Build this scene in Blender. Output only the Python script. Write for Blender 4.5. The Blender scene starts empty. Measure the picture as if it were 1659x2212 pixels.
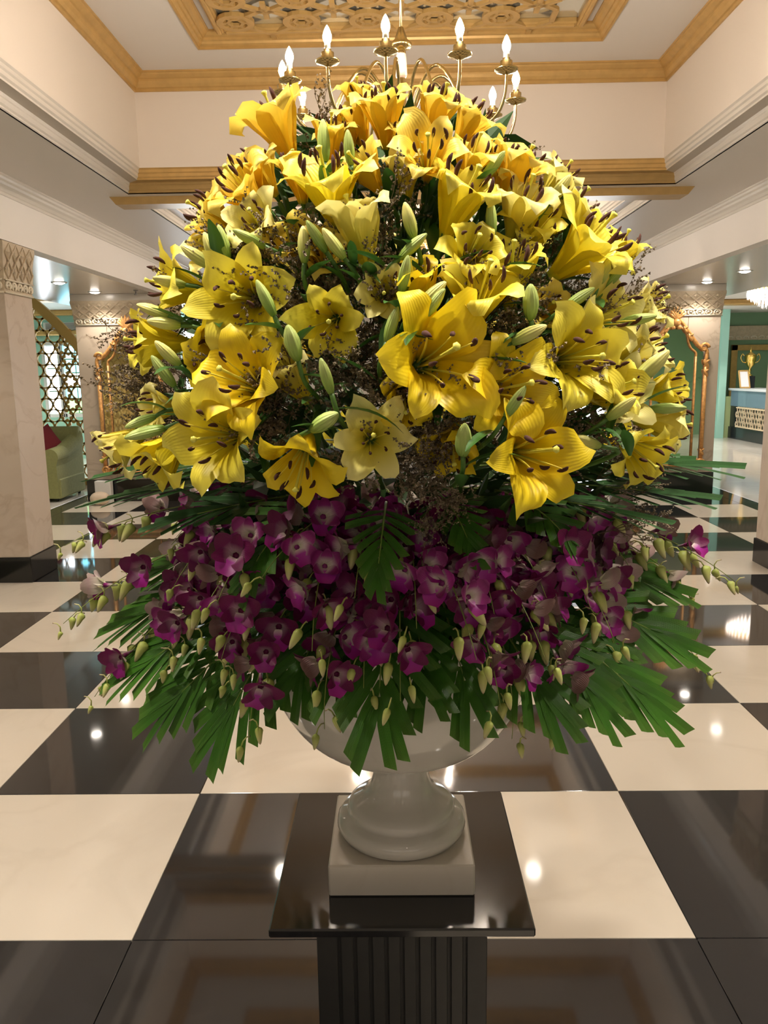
import bpy, math, random
from math import sin, cos, pi, radians, sqrt, atan2, hypot
from mathutils import Vector, Matrix, Quaternion
random.seed(7)
R = random.Random(11)
scn = bpy.context.scene
COL = scn.collection

# ------------------------------------------------------------------ camera
F_PX, PITCH, YAW, ROLL, CAM_H = 1716.98, 0.17488, 0.016206, 0.014895, 1.58627
CX, CY = 829.5, 1106.0
_f = Vector((-sin(YAW)*cos(PITCH), cos(YAW)*cos(PITCH), -sin(PITCH)))
_r = Vector((cos(YAW), sin(YAW), 0.0)); _d = _f.cross(_r)
_r2 = cos(ROLL)*_r + sin(ROLL)*_d; _d2 = -sin(ROLL)*_r + cos(ROLL)*_d
EYE = Vector((0, 0, CAM_H))
cam = bpy.data.cameras.new('camera'); cam_o = bpy.data.objects.new('camera', cam); COL.objects.link(cam_o)
cam.sensor_fit = 'VERTICAL'; cam.sensor_height = 24.0; cam.lens = F_PX/2212.0*24.0
cam.clip_start = 0.05; cam.clip_end = 200
m = Matrix((_r2, -_d2, -_f)).transposed().to_4x4(); m.translation = EYE; cam_o.matrix_world = m
scn.camera = cam_o

# ------------------------------------------------------------------ world, exposure, daylight
w = bpy.data.worlds.new('world'); scn.world = w; w.use_nodes = True
w.node_tree.nodes['Background'].inputs[0].default_value = (0.80, 0.90, 1.0, 1)
w.node_tree.nodes['Background'].inputs[1].default_value = 1.2
scn.view_settings.view_transform = 'Standard'; scn.view_settings.look = 'None'
scn.view_settings.exposure = 0.60; scn.view_settings.gamma = 1.0
scn.view_settings.use_curve_mapping = False
scn.cycles.use_denoising = True
scn.cycles.max_bounces = 7; scn.cycles.diffuse_bounces = 4; scn.cycles.glossy_bounces = 4
scn.cycles.transmission_bounces = 4; scn.cycles.transparent_max_bounces = 6
scn.cycles.sample_clamp_indirect = 4.0
scn.cycles.caustics_reflective = False; scn.cycles.caustics_refractive = False

# lamp strengths (the lamps themselves are built further down)
BULB_E = 390.0          # chandelier bulbs
SPOT_W = 34.0           # each recessed downlight
CRYSTAL_E = 4.5         # crystal chandeliers in the right hand lobby
WINDOW_E = 7.0          # daylight behind the lounge windows
WARM = (1.0, 0.85, 0.69); NEUTRAL = (1.0, 0.90, 0.78)

# ------------------------------------------------------------------ helpers
def ray(px, py): return (_f + _r2*((px-CX)/F_PX) + _d2*((py-CY)/F_PX))
def at_y(px, py, Y):
    v = ray(px, py); return EYE + v*(Y/v.y)
def to_px(P):
    v = Vector(P)-EYE; z = v.dot(_f); return CX+F_PX*v.dot(_r2)/z, CY+F_PX*v.dot(_d2)/z

class MB:
    def __init__(s): s.v = []; s.f = []; s.uv = []; s.mi = []; s.smooth = []
    def add(s, vs, fs, uvs=None, mi=0, smooth=False):
        b = len(s.v); s.v += [tuple(p) for p in vs]
        s.uv += (list(uvs) if uvs else [(0.5, 0.5)]*len(vs))
        for f in fs: s.f.append(tuple(b+i for i in f)); s.mi.append(mi); s.smooth.append(smooth)
    def box(s, x0, x1, y0, y1, z0, z1, mi=0, M=None):
        vs = [Vector(p) for p in ((x0,y0,z0),(x1,y0,z0),(x1,y1,z0),(x0,y1,z0),(x0,y0,z1),(x1,y0,z1),(x1,y1,z1),(x0,y1,z1))]
        if M: vs = [M @ p for p in vs]
        s.add(vs, [(0,3,2,1),(4,5,6,7),(0,1,5,4),(1,2,6,5),(2,3,7,6),(3,0,4,7)], mi=mi)
    def bev(s, x0, x1, y0, y1, z0, z1, b=.004, mi=0, M=None):
        # box with chamfered edges
        hx, hy, hz = (x1-x0)/2, (y1-y0)/2, (z1-z0)/2; c = Vector(((x0+x1)/2, (y0+y1)/2, (z0+z1)/2))
        vs = []; idx = {}
        for sx in (-1,1):
            for sy in (-1,1):
                for sz in (-1,1):
                    for a in range(3):
                        p = [sx*(hx-b), sy*(hy-b), sz*(hz-b)]; p[a] = (sx*hx, sy*hy, sz*hz)[a]
                        idx[(sx,sy,sz,a)] = len(vs); vs.append(c+Vector(p))
        fs = []
        for a in range(3):
            o = [k for k in range(3) if k != a]
            for sg in (-1,1):
                q = []
                for (u,vv) in ((-1,-1),(1,-1),(1,1),(-1,1)):
                    t = [0,0,0]; t[a] = sg; t[o[0]] = u; t[o[1]] = vv; q.append(idx[(*t,a)])
                fs.append(q)
        for a in range(3):
            o = [k for k in range(3) if k != a]
            for u in (-1,1):
                for vv in (-1,1):
                    q = []
                    for (sg, ax) in ((-1,o[0]),(1,o[0]),(1,o[1]),(-1,o[1])):
                        t = [0,0,0]; t[a] = sg; t[o[0]] = u; t[o[1]] = vv; q.append(idx[(*t,ax)])
                    fs.append(q)
        for sx in (-1,1):
            for sy in (-1,1):
                for sz in (-1,1): fs.append([idx[(sx,sy,sz,a)] for a in range(3)])
        if M: vs = [M @ p for p in vs]
        s.add(vs, fs, mi=mi); s.fixn = True
    def tube(s, pts, rad, n=6, mi=0, cap=True, smooth=True, uv=None):
        pts = [Vector(p) for p in pts]; N = len(pts)
        rs = rad if isinstance(rad, (list, tuple)) else [rad]*N
        t0 = (pts[1]-pts[0]).normalized()
        a = t0.orthogonal().normalized(); vs = []; uvs = []
        for i in range(N):
            t = (pts[min(i+1,N-1)]-pts[max(i-1,0)])
            if t.length < 1e-9: t = t0
            t.normalize(); a = (a - t*a.dot(t)).normalized(); b = t.cross(a)
            for k in range(n):
                q = 2*pi*k/n; vs.append(pts[i]+(a*cos(q)+b*sin(q))*rs[i]); uvs.append((i/(N-1), k/n))
        fs = [(i*n+k, i*n+(k+1)%n, (i+1)*n+(k+1)%n, (i+1)*n+k) for i in range(N-1) for k in range(n)]
        if cap: fs += [tuple(range(n-1,-1,-1)), tuple((N-1)*n+k for k in range(n))]
        s.add(vs, fs, uvs, mi, smooth)
    def lathe(s, prof, n=32, mi=0, c=(0,0,0), smooth=True, lobes=0, amp=0):
        vs = []; N = len(prof)
        for (r, z) in prof:
            for k in range(n):
                q = 2*pi*k/n; rr = r*(1+amp*cos(lobes*q)) if lobes else r
                vs.append((c[0]+rr*cos(q), c[1]+rr*sin(q), c[2]+z))
        fs = [(i*n+k, i*n+(k+1)%n, (i+1)*n+(k+1)%n, (i+1)*n+k) for i in range(N-1) for k in range(n)]
        uvs = [(i/(N-1), k/n) for i in range(N) for k in range(n)]
        if prof[0][0] > 1e-6: fs.append(tuple(range(n-1,-1,-1)))
        if prof[-1][0] > 1e-6: fs.append(tuple((N-1)*n+k for k in range(n)))
        s.add(vs, fs, uvs, mi, smooth)
    def ell(s, c, r, nu=8, nv=6, mi=0, M=None):
        vs = []; 
        for j in range(nv+1):
            t = pi*j/nv
            for k in range(nu):
                p = Vector((r[0]*sin(t)*cos(2*pi*k/nu), r[1]*sin(t)*sin(2*pi*k/nu), r[2]*cos(t)))
                if M: p = M @ p
                vs.append(Vector(c)+p)
        fs = [(j*nu+k, (j+1)*nu+k, (j+1)*nu+(k+1)%nu, j*nu+(k+1)%nu) for j in range(nv) for k in range(nu)]
        s.add(vs, fs, None, mi, True)
    def prism(s, poly, y0, y1, mi=0, smooth=False):
        # polygon in (x,z), extruded along y
        n = len(poly); vs = [(x,y0,z) for x,z in poly]+[(x,y1,z) for x,z in poly]
        fs = [tuple(range(n)), tuple(range(2*n-1,n-1,-1))]+[(i,(i+1)%n+0,(i+1)%n+n,i+n) for i in range(n)]
        s.add(vs, [tuple(reversed(f)) for f in fs], mi=mi, smooth=smooth)
    def mesh(s, name, mats):
        me = bpy.data.meshes.new(name); me.from_pydata(s.v, [], s.f)
        for mt in mats: me.materials.append(mt)
        me.polygons.foreach_set('material_index', s.mi); me.polygons.foreach_set('use_smooth', s.smooth)
        ul = me.uv_layers.new(name='UVMap'); li = [0]*len(me.loops); me.loops.foreach_get('vertex_index', li)
        flat = []
        for i in li: flat += s.uv[i]
        ul.data.foreach_set('uv', flat)
        if getattr(s, 'fixn', False):
            import bmesh
            b = bmesh.new(); b.from_mesh(me); bmesh.ops.recalc_face_normals(b, faces=b.faces); b.to_mesh(me); b.free()
        me.update(); return me

def put(name, me, parent=None, M=None):
    o = bpy.data.objects.new(name, me); COL.objects.link(o)
    if parent is not None: o.parent = parent
    if M is not None: o.matrix_local = M
    return o
def build(name, mb, mat, parent=None, M=None):
    return put(name, mb.mesh(name, mat if isinstance(mat, list) else [mat]), parent, M)
def tag(o, label, cat, group=None):
    o['label'] = label; o['category'] = cat
    if group: o['group'] = group
    return o
def empty(name, loc=(0,0,0), M=None):
    o = bpy.data.objects.new(name, None); COL.objects.link(o); o.empty_display_size = .05
    if M is not None: o.matrix_world = M
    else: o.location = loc
    return o
def struct(name, mb, mat, parent=None):
    o = build(name, mb, mat, parent)
    if parent is None: o['kind'] = 'structure'
    return o
def catmull(P, n=6):
    P = [Vector(p) for p in P]; out = []
    for i in range(len(P)-1):
        a = P[max(i-1,0)]; b = P[i]; c = P[i+1]; d = P[min(i+2,len(P)-1)]
        for k in range(n):
            t = k/n
            out.append(0.5*((2*b)+(c-a)*t+(2*a-5*b+4*c-d)*t*t+(3*b-a-3*c+d)*t**3))
    out.append(P[-1]); return out
def frame_z(d, up=Vector((0,0,1)), loc=(0,0,0), spin=0.0, sc=1.0):
    z = Vector(d).normalized(); x = up.cross(z)
    if x.length < 1e-4: x = Vector((1,0,0)).cross(z)
    x.normalize(); y = z.cross(x)
    m = Matrix((x, y, z)).transposed().to_4x4() @ Matrix.Rotation(spin, 4, 'Z') @ Matrix.Scale(sc, 4)
    m.translation = Vector(loc); return m
ORD = ['first','second','third','fourth','fifth','sixth','seventh','eighth','ninth','tenth','eleventh','twelfth','thirteenth',
       'fourteenth','fifteenth','sixteenth','seventeenth','eighteenth','nineteenth','twentieth','twenty-first','twenty-second',
       'twenty-third','twenty-fourth','twenty-fifth','twenty-sixth','twenty-seventh','twenty-eighth','twenty-ninth','thirtieth']
for _a, _b in (('thirty','fortieth'),('forty','fiftieth'),('fifty','sixtieth'),('sixty','seventieth'),('seventy','eightieth'),('eighty','ninetieth')):
    ORD += [_a+'-'+o for o in ORD[:9]]+[_b]

# ------------------------------------------------------------------ materials
def nodes(name):
    mt = bpy.data.materials.new(name); mt.use_nodes = True; nt = mt.node_tree
    return mt, nt, nt.nodes['Principled BSDF']
def pmat(name, col, rough=.5, metal=0.0, spec=.5, coat=0.0, noise=0.0, nscale=8.0, bump=0.0, col2=None, sss=0.0):
    mt, nt, b = nodes(name)
    b.inputs['Base Color'].default_value = (*col, 1); b.inputs['Roughness'].default_value = rough
    b.inputs['Metallic'].default_value = metal; b.inputs['Specular IOR Level'].default_value = spec
    b.inputs['Coat Weight'].default_value = coat; b.inputs['Coat Roughness'].default_value = .08
    if sss: b.inputs['Subsurface Weight'].default_value = sss; b.inputs['Subsurface Radius'].default_value = (.02,.015,.01)
    if noise or bump:
        tc = nt.nodes.new('ShaderNodeTexCoord'); nz = nt.nodes.new('ShaderNodeTexNoise')
        nz.inputs['Scale'].default_value = nscale; nz.inputs['Detail'].default_value = 5
        nt.links.new(tc.outputs['Object'], nz.inputs['Vector'])
        if noise:
            mx = nt.nodes.new('ShaderNodeMix'); mx.data_type = 'RGBA'
            c2 = col2 or tuple(c*(1-noise) for c in col)
            mx.inputs['A'].default_value = (*c2, 1); mx.inputs['B'].default_value = (*col, 1)
            rp = nt.nodes.new('ShaderNodeMapRange'); rp.inputs[1].default_value = .35; rp.inputs[2].default_value = .65
            nt.links.new(nz.outputs['Fac'], rp.inputs[0]); nt.links.new(rp.outputs[0], mx.inputs['Factor'])
            nt.links.new(mx.outputs['Result'], b.inputs['Base Color'])
        if bump:
            bp = nt.nodes.new('ShaderNodeBump'); bp.inputs['Strength'].default_value = bump; bp.inputs['Distance'].default_value = .01
            nt.links.new(nz.outputs['Fac'], bp.inputs['Height']); nt.links.new(bp.outputs[0], b.inputs['Normal'])
    return mt
def emat(name, col, e):
    mt, nt, b = nodes(name)
    b.inputs['Base Color'].default_value = (*col, 1)
    b.inputs['Emission Color'].default_value = (*col, 1); b.inputs['Emission Strength'].default_value = e
    return mt
def marble(name, base, vein, rough, scale=1.4, amt=.5, per_obj=True, spec=.5):
    mt, nt, b = nodes(name); N = nt.nodes; L = nt.links
    tc = N.new('ShaderNodeTexCoord'); oi = N.new('ShaderNodeObjectInfo'); vm = N.new('ShaderNodeVectorMath'); vm.operation = 'ADD'
    ms = N.new('ShaderNodeMath'); ms.operation = 'MULTIPLY'; ms.inputs[1].default_value = 37.0 if per_obj else 0.0
    L.new(oi.outputs['Random'], ms.inputs[0]); L.new(tc.outputs['Object'], vm.inputs[0]); L.new(ms.outputs[0], vm.inputs[1])
    n1 = N.new('ShaderNodeTexNoise'); n1.inputs['Scale'].default_value = scale; n1.inputs['Detail'].default_value = 8; n1.inputs['Distortion'].default_value = 1.6
    n2 = N.new('ShaderNodeTexNoise'); n2.inputs['Scale'].default_value = scale*3; n2.inputs['Detail'].default_value = 6
    L.new(vm.outputs[0], n1.inputs['Vector']); L.new(vm.outputs[0], n2.inputs['Vector'])
    cr = N.new('ShaderNodeValToRGB'); e = cr.color_ramp.elements
    e[0].position = .46; e[0].color = (0,0,0,1); e[1].position = .5; e[1].color = (1,1,1,1)
    e2 = cr.color_ramp.elements.new(.54); e2.color = (0,0,0,1)
    L.new(n1.outputs['Fac'], cr.inputs[0])
    mu = N.new('ShaderNodeMath'); mu.operation = 'MULTIPLY'; L.new(cr.outputs[0], mu.inputs[0]); L.new(n2.outputs['Fac'], mu.inputs[1])
    m2 = N.new('ShaderNodeMath'); m2.operation = 'MULTIPLY'; m2.inputs[1].default_value = amt; L.new(mu.outputs[0], m2.inputs[0])
    m3 = N.new('ShaderNodeMath'); m3.operation = 'MULTIPLY_ADD'; m3.inputs[1].default_value = amt*.5; L.new(n2.outputs['Fac'], m3.inputs[0]); L.new(m2.outputs[0], m3.inputs[2])
    mx = N.new('ShaderNodeMix'); mx.data_type = 'RGBA'; mx.inputs['A'].default_value = (*base,1); mx.inputs['B'].default_value = (*vein,1)
    L.new(m3.outputs[0], mx.inputs['Factor']); L.new(mx.outputs['Result'], b.inputs['Base Color'])
    b.inputs['Roughness'].default_value = rough; b.inputs['Specular IOR Level'].default_value = spec
    return mt
def ramp_uv(name, stops, rough=.5, back=None, transl=.25, veins=0.0, spec=.3, edge=None):
    """colour along the UV u of a petal or blade (its own pigment, save the golden lily tone), thin and slightly translucent"""
    mt, nt, b = nodes(name); N = nt.nodes; L = nt.links
    uv = N.new('ShaderNodeUVMap'); sp = N.new('ShaderNodeSeparateXYZ'); L.new(uv.outputs[0], sp.inputs[0])
    cr = N.new('ShaderNodeValToRGB'); els = cr.color_ramp.elements
    for i, (p, c) in enumerate(stops):
        e = els[i] if i < 2 else els.new(p)
        e.position = p; e.color = (*c, 1)
    L.new(sp.outputs['X'], cr.inputs[0]); col = cr.outputs[0]
    oi = N.new('ShaderNodeObjectInfo'); hv = N.new('ShaderNodeHueSaturation')
    mr = N.new('ShaderNodeMapRange'); mr.inputs[3].default_value = .88; mr.inputs[4].default_value = 1.08
    L.new(oi.outputs['Random'], mr.inputs[0]); L.new(mr.outputs[0], hv.inputs['Value']); L.new(col, hv.inputs['Color']); col = hv.outputs[0]
    if veins:
        wv = N.new('ShaderNodeTexWave'); wv.inputs['Scale'].default_value = 1.0; wv.bands_direction = 'Y'
        cm = N.new('ShaderNodeCombineXYZ'); my = N.new('ShaderNodeMath'); my.operation = 'MULTIPLY'; my.inputs[1].default_value = 4.0
        L.new(sp.outputs['Y'], my.inputs[0]); L.new(my.outputs[0], cm.inputs['Y'])
        L.new(cm.outputs[0], wv.inputs['Vector'])
        bp = N.new('ShaderNodeBump'); bp.inputs['Strength'].default_value = veins; bp.inputs['Distance'].default_value = .002
        L.new(wv.outputs['Fac'], bp.inputs['Height']); L.new(bp.outputs[0], b.inputs['Normal'])
    if edge:
        ab = N.new('ShaderNodeMath'); ab.operation = 'SUBTRACT'; ab.inputs[1].default_value = .5; L.new(sp.outputs['Y'], ab.inputs[0])
        a2 = N.new('ShaderNodeMath'); a2.operation = 'ABSOLUTE'; L.new(ab.outputs[0], a2.inputs[0])
        r2 = N.new('ShaderNodeMapRange'); r2.inputs[1].default_value = .36; r2.inputs[2].default_value = .5; r2.inputs[4].default_value = .7
        L.new(a2.outputs[0], r2.inputs[0])
        me = N.new('ShaderNodeMix'); me.data_type = 'RGBA'; L.new(r2.outputs[0], me.inputs['Factor']); L.new(col, me.inputs['A']); me.inputs['B'].default_value = (*edge,1)
        col = me.outputs['Result']
    if back:
        g = N.new('ShaderNodeNewGeometry'); mx = N.new('ShaderNodeMix'); mx.data_type = 'RGBA'
        bf = N.new('ShaderNodeMath'); bf.operation = 'MULTIPLY'; bf.inputs[1].default_value = back[1]
        L.new(g.outputs['Backfacing'], bf.inputs[0]); L.new(bf.outputs[0], mx.inputs['Factor'])
        L.new(col, mx.inputs['A']); mx.inputs['B'].default_value = (*back[0],1); col = mx.outputs['Result']
    L.new(col, b.inputs['Base Color']); b.inputs['Roughness'].default_value = rough; b.inputs['Specular IOR Level'].default_value = spec
    if transl:
        tr = N.new('ShaderNodeBsdfTranslucent'); L.new(col, tr.inputs[0]); ms = N.new('ShaderNodeMixShader'); ms.inputs[0].default_value = transl
        L.new(b.outputs[0], ms.inputs[1]); L.new(tr.outputs[0], ms.inputs[2]); L.new(ms.outputs[0], N['Material Output'].inputs[0])
    return mt

M_WALL = pmat('cream wall paint', (.80,.72,.64), .6)
M_CEIL = pmat('white ceiling paint', (.76,.72,.68), .55)
M_SOFF = pmat('satin soffit paint', (.62,.57,.51), .22, spec=.5)
M_STRIP = pmat('warm grey soffit paint', (.52,.46,.39), .45)
M_FASC = pmat('white fascia paint', (.86,.81,.77), .5)
M_GOLD = pmat('gold moulding paint', (.63,.40,.14), .38, metal=.25, noise=.12, nscale=14)
M_GOLDD = pmat('dark gold moulding paint', (.46,.30,.11), .4, metal=.2, noise=.1, nscale=14)
M_SHEEN = pmat('moulding with painted daylight sheen', (.74,.69,.63), .3, coat=.3)  # pale colour stands in for daylight sheen on the lengthwise gold trims
M_WTILE = marble('white marble tile', (.77,.70,.60), (.62,.55,.45), .07, 1.1, .35)
M_BTILE = marble('black granite tile', (.020,.020,.022), (.040,.040,.043), .05, 6, .4, spec=.85)
M_LOBBY = marble('pale polished marble', (.80,.76,.70), (.66,.62,.58), .08, .8, .4)
M_COLM = marble('beige pink marble', (.66,.56,.47), (.46,.35,.26), .22, 1.6, .6)
M_PIER = marble('beige grey marble', (.55,.46,.37), (.34,.27,.20), .25, 1.5, .8)
M_BLK = pmat('polished black granite', (.010,.010,.011), .12, noise=.3, nscale=60, spec=.6)
M_SHAFT = pmat('dull black stone', (.007,.0065,.0055), .5, noise=.4, nscale=50)
M_CAP = pmat('beige cast relief', (.62,.51,.37), .6, noise=.15, nscale=20)
M_CAPL = pmat('pale cast scroll', (.80,.72,.58), .55)
M_URN = marble('white polished marble', (.54,.51,.46), (.44,.41,.36), .09, 3, .3)
M_PLINTH = marble('cream marble block', (.58,.53,.46), (.48,.42,.34), .22, 4, .3)
M_BRASS = pmat('antique brass', (.55,.42,.18), .22, metal=1.0)
M_CANDLE = pmat('cream candle sleeve', (.8,.72,.55), .4)
M_BULB = emat('lit candle bulb', WARM, BULB_E)
M_DOWN = emat('lit downlight lens', NEUTRAL, 22.0)
M_DRIM = pmat('white downlight rim', (.8,.8,.78), .4)
M_MIRROR = pmat('mirror silvering', (.86,.88,.86), .02, metal=1.0)
M_MFRAME = pmat('carved gilt wood', (.78,.40,.13), .4, metal=.25, noise=.35, nscale=25, bump=.5)
M_JALI = pmat('gold lattice', (.62,.40,.12), .45, metal=.1)
M_JALIW = pmat('cream lattice', (.78,.64,.44), .5)
M_SOFA = pmat('olive green upholstery', (.30,.31,.12), .85, noise=.12, nscale=30)
M_RED = pmat('dark red cushion cloth', (.17,.014,.022), .9)
M_GREEN = pmat('sage green wall paint', (.22,.37,.23), .6)
M_TEAL = pmat('pale teal wall paint', (.36,.66,.56), .5)
M_LIME = pmat('pale lime wall paint', (.56,.72,.36), .5)
M_DARK = pmat('dark counter stone', (.02,.022,.026), .15)
M_GLASSY = pmat('counter glass with painted blue reflection', (.16,.26,.34), .06, spec=.8)  # dark glass with its blue reflection put into the base colour
M_TROPHY = pmat('polished gold trophy', (.85,.58,.16), .15, metal=1.0)
M_PAPER = pmat('certificate paper', (.75,.76,.82), .6)
M_POT = pmat('white glazed pot', (.75,.72,.66), .3)
M_PALM = ramp_uv('indoor palm leaf', [(0,(.05,.14,.05)),(1,(.03,.10,.04))], .5, transl=.15)
M_GRILLE = pmat('grey air grille', (.30,.28,.27), .5)
M_STONE = pmat('pale rounded stone', (.72,.58,.44), .6, noise=.15)
M_WHITE = pmat('white plastic', (.75,.74,.72), .4)
M_SKY = emat('daylight outside window', (.86,.93,1.0), WINDOW_E)
M_CYAN = emat('tinted daylight pane', (.25,.75,.95), WINDOW_E*.45)
M_LEAFLIT = emat('sunlit greenery outside', (.35,.75,.30), 1.6)
M_CRYS = emat('lit crystal', (1.0,.86,.76), CRYSTAL_E)
M_WIND = pmat('window frame paint', (.7,.72,.72), .5)
# plants
LILY = {
 'lemon':  ramp_uv('lemon lily petal', [(0,(.36,.46,.05)),(.10,(.78,.60,.01)),(.5,(.80,.65,.02)),(.85,(.82,.70,.07)),(1,(.80,.70,.12))], .42, transl=.24, veins=.10),
 'golden': ramp_uv('warm backlit lily petal', [(0,(.46,.42,.04)),(.12,(.84,.50,.010)),(.5,(.86,.60,.04)),(.85,(.86,.67,.11)),(1,(.86,.68,.15))], .42, transl=.30, veins=.10),  # warm backlight on the upper blooms painted as a golden tone
 'deep':   ramp_uv('deep yellow lily petal', [(0,(.36,.38,.03)),(.12,(.78,.53,.004)),(.5,(.82,.58,.006)),(.85,(.84,.63,.018)),(1,(.82,.64,.035))], .42, transl=.24, veins=.10),
 'pale':   ramp_uv('pale lily petal', [(0,(.40,.48,.08)),(.12,(.78,.64,.03)),(.45,(.82,.70,.10)),(.8,(.85,.76,.24)),(1,(.84,.76,.30))], .45, transl=.27, veins=.08),
}
M_FIL = ramp_uv('stamen filament', [(0,(.45,.52,.06)),(1,(.80,.62,.06))], .5, transl=.1)
M_ANTH = pmat('brown anther pollen', (.060,.014,.006), .9, noise=.4, nscale=300)
M_STIG = pmat('yellow green pistil', (.62,.58,.08), .5)
M_BUDG = ramp_uv('green lily bud', [(0,(.16,.26,.04)),(.35,(.30,.42,.09)),(.8,(.42,.50,.15)),(1,(.30,.38,.10))], .4, transl=0, veins=.3)
M_BUDY = ramp_uv('yellowing lily bud', [(0,(.22,.32,.05)),(.3,(.46,.50,.12)),(.75,(.66,.62,.20)),(1,(.60,.55,.18))], .4, transl=0, veins=.3)
M_STEM = pmat('green flower stem', (.07,.16,.02), .5, noise=.3, nscale=30)
M_LEAF = ramp_uv('dark green lily leaf', [(0,(.030,.09,.015)),(1,(.040,.12,.02))], .35, transl=.12, spec=.5)
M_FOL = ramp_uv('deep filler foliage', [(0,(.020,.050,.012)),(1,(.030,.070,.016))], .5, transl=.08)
M_TWIG = pmat('dry brown twig', (.10,.065,.030), .8)
M_STAT = pmat('dried statice floret', (.22,.165,.105), .85, noise=.4, nscale=90, col2=(.11,.085,.05))
M_FROND = ramp_uv('palm leaflet', [(0,(.035,.115,.008)),(.7,(.042,.145,.010)),(1,(.07,.16,.018))], .38, transl=.18, veins=.5, spec=.4)
M_FROND2 = ramp_uv('darker palm leaflet', [(0,(.02,.075,.015)),(1,(.028,.10,.022))], .42, transl=.12, veins=.5, spec=.4)
M_RACH = pmat('palm leaf rib', (.13,.20,.03), .5)
M_ORCH = ramp_uv('magenta orchid petal', [(0,(.55,.58,.34)),(.36,(.62,.50,.50)),(.62,(.30,.03,.20)),(.88,(.17,.006,.095)),(1,(.26,.03,.17))], .45,
                 back=((.50,.46,.34), .6), transl=.22, veins=.25)
M_ORCHD = ramp_uv('wine orchid petal', [(0,(.46,.42,.32)),(.28,(.36,.20,.26)),(.55,(.15,.006,.075)),(1,(.11,.003,.045))], .45,
                 back=((.36,.30,.20), .45), transl=.2, veins=.25)
M_LIP = ramp_uv('purple orchid lip', [(0,(.66,.60,.50)),(.4,(.36,.03,.30)),(1,(.26,.006,.16))], .4, transl=.15)
M_OBUD = ramp_uv('green orchid bud', [(0,(.30,.36,.07)),(.5,(.46,.47,.15)),(.85,(.48,.44,.22)),(1,(.34,.22,.16))], .45, transl=.05)
M_OSTEM = pmat('orchid stalk', (.16,.20,.035), .5)

# ------------------------------------------------------------------ SETTING
XC = 0.06
S = 0.8; TX0, TY0 = -0.7691, 2.0102
ZS, ZF, ZT = 2.57, 3.0, 3.08           # low soffit, high soffit, strip above it
b = MB(); b.box(-9.2, 10.2, -6.2, 19.4, -.06, -.021)
floor = struct('floor', b, pmat('dark bedding under the tiles', (.10,.09,.08), .8))
def tile_mesh(name, sx, sy, mat):
    b = MB(); g = .0012; b.bev(-sx/2+g, sx/2-g, -sy/2+g, sy/2-g, -.020, 0.0, .0012); return b.mesh(name, [mat])
tw, tb = tile_mesh('white tile', S, S, M_WTILE), tile_mesh('black tile', S, S, M_BTILE)
for j in range(-5, 16):
    for i in range(-4, 6):
        white = (i+j) % 2 != 0 and j != -1
        put('tile', tw if white else tb, floor, Matrix.Translation((TX0+(i+.5)*S, TY0+(j+.5)*S, 0)) @ Matrix.Rotation(pi/2*R.randrange(4), 4, 'Z'))
bl = tile_mesh('border tile', .23, S, M_BTILE)
for j in range(-5, 16):
    for x in (TX0+6*S+.115, TX0-4*S-.115): put('tile', bl, floor, Matrix.Translation((x, TY0+(j+.5)*S, 0)))
lt = tile_mesh('lobby tile', 1.16, 1.16, M_LOBBY)
for k in range(5):
    for j in range(21):
        put('tile', lt, floor, Matrix.Translation((4.261+.58+k*1.16, -4.6+j*1.16, 0)) @ Matrix.Rotation(pi/2*R.randrange(4), 4, 'Z'))
for k in range(4):
    for j in range(21):
        put('tile', lt, floor, Matrix.Translation((-4.199-.58-k*1.16, -4.6+j*1.16, 0)) @ Matrix.Rotation(pi/2*R.randrange(4), 4, 'Z'))
for j, (y0, y1) in enumerate(((14.81, 19.4),)):
    b = MB(); b.box(-4.2, 4.26, y0, y1, -.02, 0); build('tile', b, M_LOBBY, floor)
b = MB(); b.box(-4.2, 4.26, -6.2, -1.99, -.02, 0); build('tile', b, M_LOBBY, floor)

# walls
b = MB(); b.box(-9.2, -9.0, -6.2, 19.4, 0, 4.3); struct('wall_left', b, M_TEAL)
b = MB(); b.box(10.0, 10.2, -6.2, 19.4, 0, 4.3); struct('wall_right', b, M_GREEN)
b = MB(); b.box(-9.2, 10.2, -6.2, -6.0, 0, 4.3); struct('wall_back', b, M_WALL)

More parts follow.
